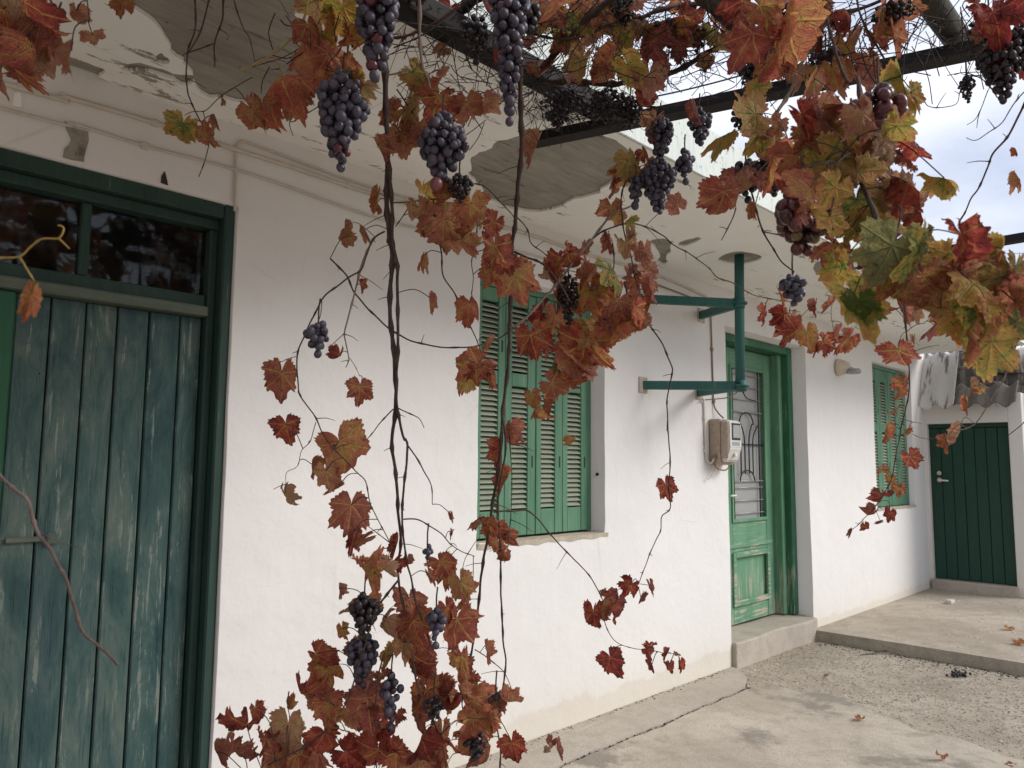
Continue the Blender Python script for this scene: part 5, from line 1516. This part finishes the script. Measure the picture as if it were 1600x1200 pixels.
leaves(1.3, '''1292 245 120 s k0; 1268 175 80 o k2; 1300 190 84 o k0; 1330 162 60 o k1 a80; 1412 128 70 s k1 a-15; 1425 150 40 y k1 a-25; 1385 222 84 p k3; 1358 205 60 p k0; 1340 322 96 g k0 a5 w5; 1388 295 96 p k0 a-40; 1400 320 80 p k3; 1466 275 62 s k1 a130; 1425 290 56 d k1; 1428 222 56 d k2; 1270 130 50 o; 1345 275 56 y k3; 1305 215 60 y;
 1310 385 76 o k3; 1320 425 70 s k3; 1290 165 46 o; 1365 360 60 s k3; 1300 260 90 s; 1440 335 50 d k1; 1240 250 60 o k3; 1262 215 50 o k3; 1255 185 50 d; 1350 245 60 o; 1375 262 60 p; 1415 250 40 d; 1335 360 60 s''')
leaves(1.12, '''1388 395 108 G k0 a30; 1432 402 114 g k0 a-5; 1338 472 110 y k0 a-8 w5; 1345 480 70 G k0 a-10; 1505 378 80 d k3; 1478 405 84 s k0; 1530 450 120 s k0 a-50; 1475 450 86 O k3; 1555 480 110 g k0 a20; 1500 480 90 s k2; 1440 445 80 o k3; 1548 545 92 y k0; 1592 510 70 g k0; 1590 455 90 o k3; 1505 505 80 o k1; 1455 470 70 y; 1570 445 80 y k3; 1490 435 60 d; 1420 460 60 o k3; 1390 430 60 O; 1550 420 60 o k3; 1520 500 70 s; 1460 420 60 y; 1595 480 70 O; 1525 475 80 g k3''')
leaves(2.5, '''1405 480 42 d k1; 1432 492 28 O; 1457 512 36 d k1; 1470 500 24 o; 1405 552 54 r k0; 1388 480 26 d''')
leaves(2.7, '''1195 490 42 d k0; 1232 508 54 r k3; 1240 520 40 r; 1262 525 44 O k0; 1292 536 40 r k3; 1278 540 26 r; 1322 532 38 o k3; 1275 480 26 d k1; 1297 478 30 r k1; 1218 460 26 o k1; 1225 495 30 d; 1310 520 24 r''')
leaves(2.85, '''1410 600 28 o k3; 1403 612 20 o; 1400 640 30 r k0; 1383 674 24 o k1; 1396 668 14 o; 1418 672 16 o; 1424 716 34 r k0; 1378 736 24 O k3; 1392 748 18 O; 1375 778 28 d k2; 1388 772 18 d; 1404 764 20 o k3; 1362 802 24 d; 1374 816 14 d k1; 1390 803 24 d k0; 1330 831 14 d k1; 1350 823 16 d k3''')
leaves(2.1, '''1516 602 26 O k1; 1530 610 22 O; 1512 635 26 o k1; 1498 680 40 o k2; 1478 692 26 o k1; 1590 275 34 o k1; 1428 530 14 o; 1588 235 14 o''')
leaves(2.2, '''828 18 56 o; 865 12 66 o; 900 28 64 s; 952 48 56 y k0; 975 60 40 y; 1038 32 74 O k1 a90; 1062 6 66 o; 932 88 56 O k3; 908 95 50 y k3; 985 108 66 s k0; 1014 122 56 o k0; 1112 52 38 y k0; 1108 98 26 o k2; 1010 152 34 d k2; 836 106 28 r k3; 1090 172 34 d k1; 962 25 60 o; 800 8 50 o; 940 118 40 o; 890 62 46 O k3; 1005 40 40 O; 1085 20 46 d; 920 10 60 o; 985 8 56 o; 755 5 40 d; 1132 15 50 r; 745 65 30 d; 770 75 34 d; 660 10 40 d; 1020 70 56 d; 1130 70 40 s''')
leaves(1.85, '''1342 55 44 o k1; 1395 62 48 o k1 a-5; 1322 78 42 o k3; 1302 112 50 o k0; 1370 60 40 d; 1378 25 60 o; 1268 15 70 o; 1335 105 40 o k1; 1555 25 76 d k3; 1592 15 60 o k1; 1525 5 40 d; 1590 60 50 d; 1528 55 24 o; 1245 38 60 o; 1310 130 46 o; 1352 130 46 d; 1550 70 50 d; 1600 95 46 d''')
leaves(1.9, '''1255 60 50 o; 1225 95 44 d; 1285 75 40 d k1; 1362 95 46 o; 1330 30 50 d; 1300 15 60 d; 1410 15 50 o; 1240 120 44 o k3; 1270 105 36 s''')
leaves(2.25, '''612 20 46 o; 640 35 40 d; 700 15 50 d; 722 45 36 o; 850 40 50 s; 870 70 40 d; 930 50 50 o; 900 110 44 o; 985 30 44 d; 1070 55 40 o; 1140 40 46 o; 815 65 36 d; 960 90 40 s; 1060 75 34 d; 690 75 30 o; 860 100 34 d; 1035 100 36 o''')
leaves(1.15, '''1262 300 60 o k3 a40; 1240 330 40 d k1; 1298 345 56 y k0; 1350 185 60 o k3; 1395 175 50 s k1; 1400 205 60 s k3; 1300 300 70 s k0 a20; 1440 380 60 g k3; 1560 400 60 y; 1585 425 60 s''')
leaves(.97, '''47 468 60 o k1 a12 w35''')

# ---- bunches of grapes
bmg = bmesh.new()
bmesh.ops.create_uvsphere(bmg, u_segments=12, v_segments=8, radius=0.5)
for v in bmg.verts:
    v.co.z *= 1.14
GM = bpy.data.meshes.new('grape'); bmg.to_mesh(GM); bmg.free(); GM.shade_smooth(); GM.materials.append(M['grape'])
bmg = bmesh.new()
bmesh.ops.create_icosphere(bmg, subdivisions=2, radius=0.5)
for v in bmg.verts:
    q = v.co.normalized()
    v.co *= 1 + 0.30 * noise.noise(q * 2.6) + .12 * noise.noise(q * 6)
    v.co.z *= 1.1
GR = bpy.data.meshes.new('raisin'); bmg.to_mesh(GR); bmg.free(); GR.shade_smooth(); GR.materials.append(M['grape'])
M['grapedark'] = mat_plain('dried_grape_skin', (0.022, 0.015, 0.019), 0.45, 0, 0.5, 0.4, 60, 0.2)
M['grapemass'] = mat_plain('dusky_grape_skin', (0.040, 0.026, 0.036), 0.42, 0, 0.5, 0.55, 50, 0.1)
PURPLE = (0.014, 0.008, 0.015); WINE = (0.075, 0.013, 0.016); RUSSET = (0.075, 0.016, 0.013); GREENISH = (0.12, 0.085, 0.025); ROSE = (0.30, 0.085, 0.085)
grape_total = 0
def bunch(px, top, bot, wid, gd, depth, cols=(PURPLE,), single=True, raisin=False, shape=0.35, label=None, fill=1.0, mat='grapemass', seedo=0):
    """px: middle in the picture, top/bot: picture rows, wid/gd: bunch width and berry size in picture pixels."""
    global grape_total
    r = random.Random(int(px * 7 + top + seedo))
    a = at(px, top, depth); b = at(px, bot, depth)
    L = (a - b).length; g = gd * depth / 1200; W = wid * depth / 2400
    dn = Vector((0, 0, -1))
    pts = []
    tries = 0
    want = int(2.3 * fill * (L * W * 2 * 0.8) / (g * g))
    while len(pts) < want and tries < want * 60:
        tries += 1
        t = r.random()
        env = W * (min(1, (t + .12) / shape) if t < shape else max(.28, 1 - 0.78 * (t - shape) / (1 - shape))) - g * .35
        ang = r.random() * 6.283
        rad = max(0, env) * math.sqrt(r.uniform(.12, 1))
        lump = 1 + .25 * noise.noise(Vector((math.cos(ang) * 1.3, math.sin(ang) * 1.3, t * 4 + px)))
        p = a + dn * (g * .4 + t * (L - g * .8)) + Vector((math.cos(ang) * rad * lump, math.sin(ang) * rad * lump, 0))
        if all((p - q).length > g * .80 for q in pts):
            pts.append(p)
    vs, fs = [], []
    ax = [a + Vector((0.003, 0, .045)), a + Vector((0, 0, .02)), a, a + dn * L * .4, a + dn * L * .85]
    tube(vs, fs, spline(ax, 3), [0.0022] * 13, 5)
    for q in pts:
        h = a + dn * min(L * .85, max(0, (a.z - q.z) * .8))
        tube(vs, fs, [h, h.lerp(q, .6) + Vector((0, 0, .003)), q + Vector((0, 0, g * .45))], [0.0011, 0.0009, 0.0008], 3)
    o = mk('grape_bunch', vs, fs, M['bark'], vine)
    if label: o['label'] = label
    if grape_total + len(pts) > 305: single = False
    if single:
        for q in pts:
            k = bpy.data.objects.new('grape', GR if r.random() < (.8 if raisin else .16) else GM)
            C.objects.link(k)
            k.parent = o
            s_ = g * r.uniform(.76, 1.14)
            k.location = q
            k.rotation_euler = (r.uniform(-.7, .7), r.uniform(-.7, .7), r.uniform(0, 6))
            k.scale = (s_ * r.uniform(.9, 1.06), s_ * r.uniform(.9, 1.06), s_)
            cc = cols[0] if r.random() < .78 else r.choice(cols)
            k.color = (*cc, 1.0 if cc is PURPLE else 0.10)
            grape_total += 1
    else:
        gv, gf, tint = [], [], []
        for q in pts:
            src = GR if (r.random() < (1.0 if raisin else .16)) else GM
            n0 = len(gv); s_ = g * r.uniform(.7, 1.15) * (.8 if raisin else 1)
            rm = Matrix.Rotation(r.uniform(0, 6), 3, 'Z') @ Matrix.Rotation(r.uniform(-.7, .7), 3, 'X')
            gv += [q + rm @ v.co * s_ for v in src.vertices]
            gf += [tuple(n0 + i for i in p.vertices) for p in src.polygons]
            cc = cols[0] if r.random() < .8 else r.choice(cols)
            tint += [(*cc, r.random())] * len(src.vertices)
        k = mk('grapes', gv, gf, M['grapejoin'] if mat == 'grapemass' else M[mat], None, True)
        at_ = k.data.attributes.new('tint', 'FLOAT_COLOR', 'POINT')
        at_.data.foreach_set('color', [c for t_ in tint for c in t_])
        k.parent = o
        k['kind'] = 'stuff'
    return o
bunch(1372, 130, 205, 96, 25, 1.26, (WINE, RUSSET), shape=.6, label='bunch of large wine red berries')
bunch(1252, 285, 408, 108, 21, 1.28, (RUSSET, GREENISH, WINE, GREENISH), shape=.4, label='half ripe bunch of russet and greenish berries')
bunch(592, -40, 138, 74, 17.5, 1.85, (PURPLE, WINE, PURPLE), label='blue bunch with a few red berries')
bunch(536, 108, 278, 82, 16, 1.88, (PURPLE, WINE, PURPLE), label='plump blue bunch')
bunch(692, 172, 292, 84, 15.5, 1.98, (PURPLE, PURPLE, WINE), shape=.5)
bunch(797, -30, 208, 64, 15.5, 2.05, (PURPLE, WINE, PURPLE), shape=.2, label='long narrow blue bunch')
bunch(718, 270, 325, 50, 11, 1.98, single=False, raisin=True, mat='grapedark')
gk = bpy.data.objects.new('grape', GM); C.objects.link(gk); gk.parent = vine
gk.matrix_parent_inverse = Matrix.Translation(-Vector(vine.location)); gk.location = at(682, 288, 1.95); gk.scale = (.034,) * 3; gk.color = (*ROSE, .3)
bunch(1238, 424, 482, 50, 12.5, 1.9, (PURPLE, PURPLE), label='small tight blue black bunch', shape=.5)
bunch(498, 494, 560, 42, 13, 1.9, (PURPLE, PURPLE), label='small dark bunch in front of the bare wall', shape=.5)
bunch(1032, 182, 262, 46, 11, 2.35, single=False, fill=1.0)
bunch(1028, 245, 342, 62, 11, 2.35, single=False)
bunch(1070, 232, 292, 34, 11, 2.35, single=False)
bunch(1093, 168, 238, 38, 11, 2.3, single=False)
bunch(992, 272, 330, 30, 11, 2.35, single=False)
bunch(888, 428, 520, 38, 9, 2.3, single=False, raisin=True, mat='grapedark', label='shrivelled bunch among the red leaves')
bunch(668, 845, 882, 24, 11, 2.0, single=False, raisin=True, fill=.6)
bunch(1562, 60, 165, 66, 11.5, 1.85, single=False, mat='grapedark')
bunch(1595, 40, 120, 60, 11.5, 1.85, single=False, mat='grapedark')
bunch(1545, 20, 90, 60, 10, 1.9, single=False, mat='grapedark', raisin=True)
bunch(1510, 118, 165, 28, 6, 1.9, single=False, raisin=True, mat='grapedark', fill=.8)
bunch(570, 925, 1000, 50, 12, 1.99, single=False, mat='grapedark')
bunch(568, 985, 1075, 56, 13, 2.02, single=False)
bunch(612, 1050, 1145, 36, 13, 2.0, single=False)
bunch(682, 945, 1012, 34, 13, 1.98, single=False)
bunch(775, 1075, 1130, 32, 13, 2.05, single=False)
bunch(678, 1085, 1135, 40, 11, 1.98, single=False, raisin=True, mat='grapedark')
bunch(745, 1140, 1195, 40, 11, 2.0, single=False, raisin=True, mat='grapedark')
bunch(1178, 70, 165, 60, 9, 2.1, single=False, raisin=True, mat='grapedark', fill=1.3)
bunch(1165, 165, 215, 50, 9, 2.2, single=False, mat='grapedark')
bunch(1040, 38, 76, 70, 10, 2.25, single=False, mat='grapedark')
bunch(1090, 40, 90, 34, 8, 2.25, single=False, raisin=True, mat='grapedark')
bunch(1100, 85, 120, 26, 8, 2.25, single=False, raisin=True, mat='grapedark')
bunch(950, 138, 192, 90, 9, 2.4, single=False, raisin=True, mat='grapedark', shape=.6)
bunch(880, 140, 180, 80, 9, 2.4, single=False, raisin=True, mat='grapedark', shape=.6)
bunch(985, 150, 205, 50, 9, 2.38, single=False, raisin=True, mat='grapedark')
bunch(870, 170, 205, 40, 9, 2.4, single=False, raisin=True, mat='grapedark')
bunch(975, -10, 45, 60, 9, 2.2, single=False, raisin=True, mat='grapedark')
bunch(1395, 5, 45, 70, 10, 1.85, single=False, raisin=True, mat='grapedark')
bunch(1290, 80, 112, 60, 9, 1.85, single=False, raisin=True, mat='grapedark')
bunch(745, 20, 110, 50, 13, 2.15, single=False, raisin=True, mat='grapedark')
bunch(830, 5, 60, 44, 16, 2.1, single=False, mat='grapedark')
bunch(1205, 240, 310, 70, 13, 1.85, single=False, mat='grapedark')
bunch(1165, 250, 320, 60, 12, 1.9, single=False, mat='grapedark')
bunch(1330, 190, 275, 90, 22, 1.4, single=False, mat='grapedark')
bunch(1310, 300, 370, 80, 20, 1.38, single=False, mat='grapedark')
bunch(555, 40, 80, 40, 14, 1.98, single=False, mat='grapedark')
bunch(655, -25, 12, 50, 10, 2.05, single=False, raisin=True, mat='grapedark')
bunch(1240, 5, 60, 60, 12, 1.9, single=False, raisin=True, mat='grapedark')
# dead twiggery
def tangle(x0, x1, y0, y1, depth, n, seed, lo=.03, hi=.10):
    r = random.Random(seed)
    c = Cane('dead_twigs', M['bark_old'])
    for _ in range(n):
        p = at(r.uniform(x0, x1), r.uniform(y0, y1), depth + r.uniform(-.12, .12))
        d_ = Vector((r.gauss(0, 1), r.gauss(0, 1), r.gauss(-.3, .8))).normalized() * r.uniform(lo, hi)
        q = spline([p, p + d_ * .5 + Vector((r.uniform(-1, 1), r.uniform(-1, 1), r.uniform(-1, 1))) * .012, p + d_], 3)
        tube(c.v, c.f, q, [r.uniform(.0007, .0018)] * len(q), 3)
    o = c.build()
    o['kind'] = 'stuff'
tangle(830, 1000, 125, 195, 2.38, 260, 1, .03, .09)
tangle(780, 1000, 10, 120, 2.2, 150, 2, .05, .16)
tangle(1000, 1200, 10, 130, 2.25, 70, 3, .04, .14)
tangle(1155, 1200, 60, 165, 2.1, 90, 4, .02, .06)
tangle(1040, 1110, 75, 130, 2.25, 60, 5, .02, .05)
tangle(600, 760, 120, 200, 2.15, 60, 6, .04, .10)
tangle(1200, 1440, -10, 120, 1.9, 60, 7, .05, .14)
tangle(1480, 1600, 20, 120, 1.9, 40, 8, .04, .1)
tangle(420, 560, 0, 110, 1.95, 22, 9, .05, .12)
tangle(620, 1000, -10, 60, 2.25, 220, 10, .06, .2)
tangle(1000, 1250, -10, 110, 2.2, 130, 11, .05, .2)
tangle(1250, 1600, -20, 90, 1.95, 110, 12, .06, .22)
tangle(640, 860, 60, 160, 2.2, 110, 13, .04, .14)
for c in CANES: c.build()
LEAVES.sort(key=lambda o: -o['_s'])
jv, jf, ju, jt = [], [], [], []
for n_, o in enumerate(LEAVES):
    mw = o.matrix_world.copy() if n_ >= 300 else o.matrix_basis.copy()
    if n_ < 300:
        o.parent = CANES[o['_c']].obj
        o.matrix_parent_inverse = Matrix.Identity(4)
        o.matrix_basis = mw
        del o['_c']; del o['_s']
        continue
    mw = o.matrix_basis.copy()                     # the smallest and least seen leaves: one mass
    b_ = len(jv)
    jv += [mw @ v.co for v in o.data.vertices]
    jf += [tuple(b_ + q for q in p.vertices) for p in o.data.polygons]
    uvl = [None] * len(o.data.vertices)
    for lp_ in o.data.loops: uvl[lp_.vertex_index] = tuple(o.data.uv_layers[0].data[lp_.index].uv)
    ju += uvl
    jt += [(*o.color[:3], (n_ * .618) % 1.0)] * len(uvl)
    bpy.data.objects.remove(o)
sm = mk('small_leaves', jv, jf, M['leafjoin'], vine, True)
ul_ = sm.data.uv_layers.new(name='UVMap')
for lp_ in sm.data.loops: ul_.data[lp_.index].uv = ju[lp_.vertex_index]
at_ = sm.data.attributes.new('tint', 'FLOAT_COLOR', 'POINT')
at_.data.foreach_set('color', [c for t_ in jt for c in t_])
sm['kind'] = 'stuff'
print('LEAVES', leaf_count, 'GRAPES', grape_total)

# unseen leaf roof over the yard, left and behind, added to shade the wall
def shade_canopy(n, seed):
    r = random.Random(seed)
    vs, fs, uv = [], [], []
    k = 0
    while k < n:
        x = r.uniform(-4.0, 3.1); d_ = r.uniform(-2.6, 1.75)
        lim = 2.35 - 0.985 * (x - 0.69)          # the part over the picture's field is built leaf by leaf above
        if d_ > lim - 0.30: continue
        if x > 0.5 and r.random() < (x - 0.5) / 1.5: continue
        k += 1
        c = Vector((x, Y(d_), Z(1.30) + r.gauss(0, .07)))
        s_ = r.uniform(.05, .085)
        m = Matrix.Rotation(r.uniform(0, 6.28), 3, 'Z') @ Matrix.Rotation(r.gauss(0, .6), 3, 'X') @ Matrix.Rotation(r.gauss(0, .5), 3, 'Y')
        b = len(vs)
        vs.append(c); uv.append((0, 0))
        for i in range(10):
            a = 6.283 * i / 10
            rr = s_ * (1.0 if i % 2 == 0 else .66) * (.45 if i == 5 else 1)
            vs.append(c + m @ Vector((math.sin(a) * rr, -math.cos(a) * rr, .18 * rr * math.cos(2 * a))))
            uv.append((math.sin(a) * .5, -math.cos(a) * .5))
        fs += [(b, b + 1 + i, b + 1 + (i + 1) % 10) for i in range(10)]
    o = mk('shade_canopy_leaves', vs, fs, M['leaf'], vine)
    ul = o.data.uv_layers.new(name='UVMap')
    for lp_ in o.data.loops: ul.data[lp_.index].uv = uv[lp_.vertex_index]
    o.color = (0.42, .1, .4, 1)
    o['kind'] = 'stuff'
shade_canopy(2900, 9)

# ------------------------------------------------------------------ fallen leaves and fruit on the ground
def fallen(px, py, z, size_m, tone, label, seed, tilt=1.25):
    p = at_z(px, py, z)
    r = random.Random(seed)
    o = bpy.data.objects.new('fallen_leaf', r.choice(LM[r.choice((2, 3, 3))]))
    C.objects.link(o)
    m = Matrix.Rotation(r.uniform(0, 6.28), 3, 'Z') @ Matrix.Rotation(tilt, 3, 'X')
    o.matrix_world = Matrix.Translation(p) @ m.to_4x4() @ Matrix.Diagonal((size_m, size_m, size_m, 1))
    zs = [(o.matrix_world @ v.co).z for v in o.data.vertices]
    o.matrix_world = Matrix.Translation((0, 0, z + .002 - min(zs))) @ o.matrix_world
    t = TONE[tone]
    o.color = (t[0], t[1] + .1, t[2], 1)
    return props(o, label, 'leaf', 'fallen vine leaves')
fallen(1345, 1126, 0.0, .075, 'o', 'curled brown leaf lying alone in the middle of the concrete slab', 1)
fallen(1292, 1061, -0.015, .05, 'p', 'small pale leaf on the grit in front of the doorstep', 2)
fallen(1574, 984, TZ, .10, 'O', 'orange leaf on the terrace just left of the picture edge', 3)
fallen(1597, 1008, TZ, .12, 'O', 'bright orange leaf cut by the right picture edge on the terrace', 4)
fallen(1472, 1190, 0.0, .065, 'o', 'brown leaf at the bottom edge of the picture on the concrete', 5)
fallen(1578, 1199, -0.015, .06, 'o', 'brown leaf in the bottom right corner of the picture', 6)
fallen(1382, 1018, -0.015, .035, 'r', 'tiny reddish leaf lying against the foot of the terrace kerb', 7)
def fallen_bunch(px, py, z, label):
    r = random.Random(77)
    c = at_z(px, py, z)
    vs, fs = [], []
    tube(vs, fs, [c + Vector((-.05, .02, .01)), c + Vector((0, 0, .012)), c + Vector((.05, -.02, .008))], [.002] * 3, 5)
    sv = [v.co.copy() for v in GR.vertices]; sf = [tuple(p.vertices) for p in GR.polygons]
    for _ in range(34):
        q = c + Vector((r.gauss(0, .035), r.gauss(0, .028), .007 + .012 * r.random()))
        b = len(vs); vs += [q + v * .017 for v in sv]; fs += [tuple(b + i for i in f) for f in sf]
    o = mk('fallen_grape_bunch', vs, fs, M['grapedark'], None, True)
    props(o, label, 'grapes')
fallen_bunch(1496, 1056, -0.015, 'dark withered grape bunch on the grit near the terrace kerb')
ch = at_z(1484, 943, TZ)
props(rock('plaster_lump', ch.x, ch.y, TZ + .018, .10, .06, .035, M['chipwhite'], None, 4, .1, .006), 'white plaster lump on the terrace before the shed door', 'plaster lump')
st = at_z(1365, 1022, -0.015)
o = rod('dry_stick', [st + Vector((-.12, .05, .004)), st + Vector((0, 0, .006)), st + Vector((.10, -.10, .004))], .005, M['bark_grey'], None, 6)
props(o, 'short dry stick lying along the terrace kerb', 'stick')
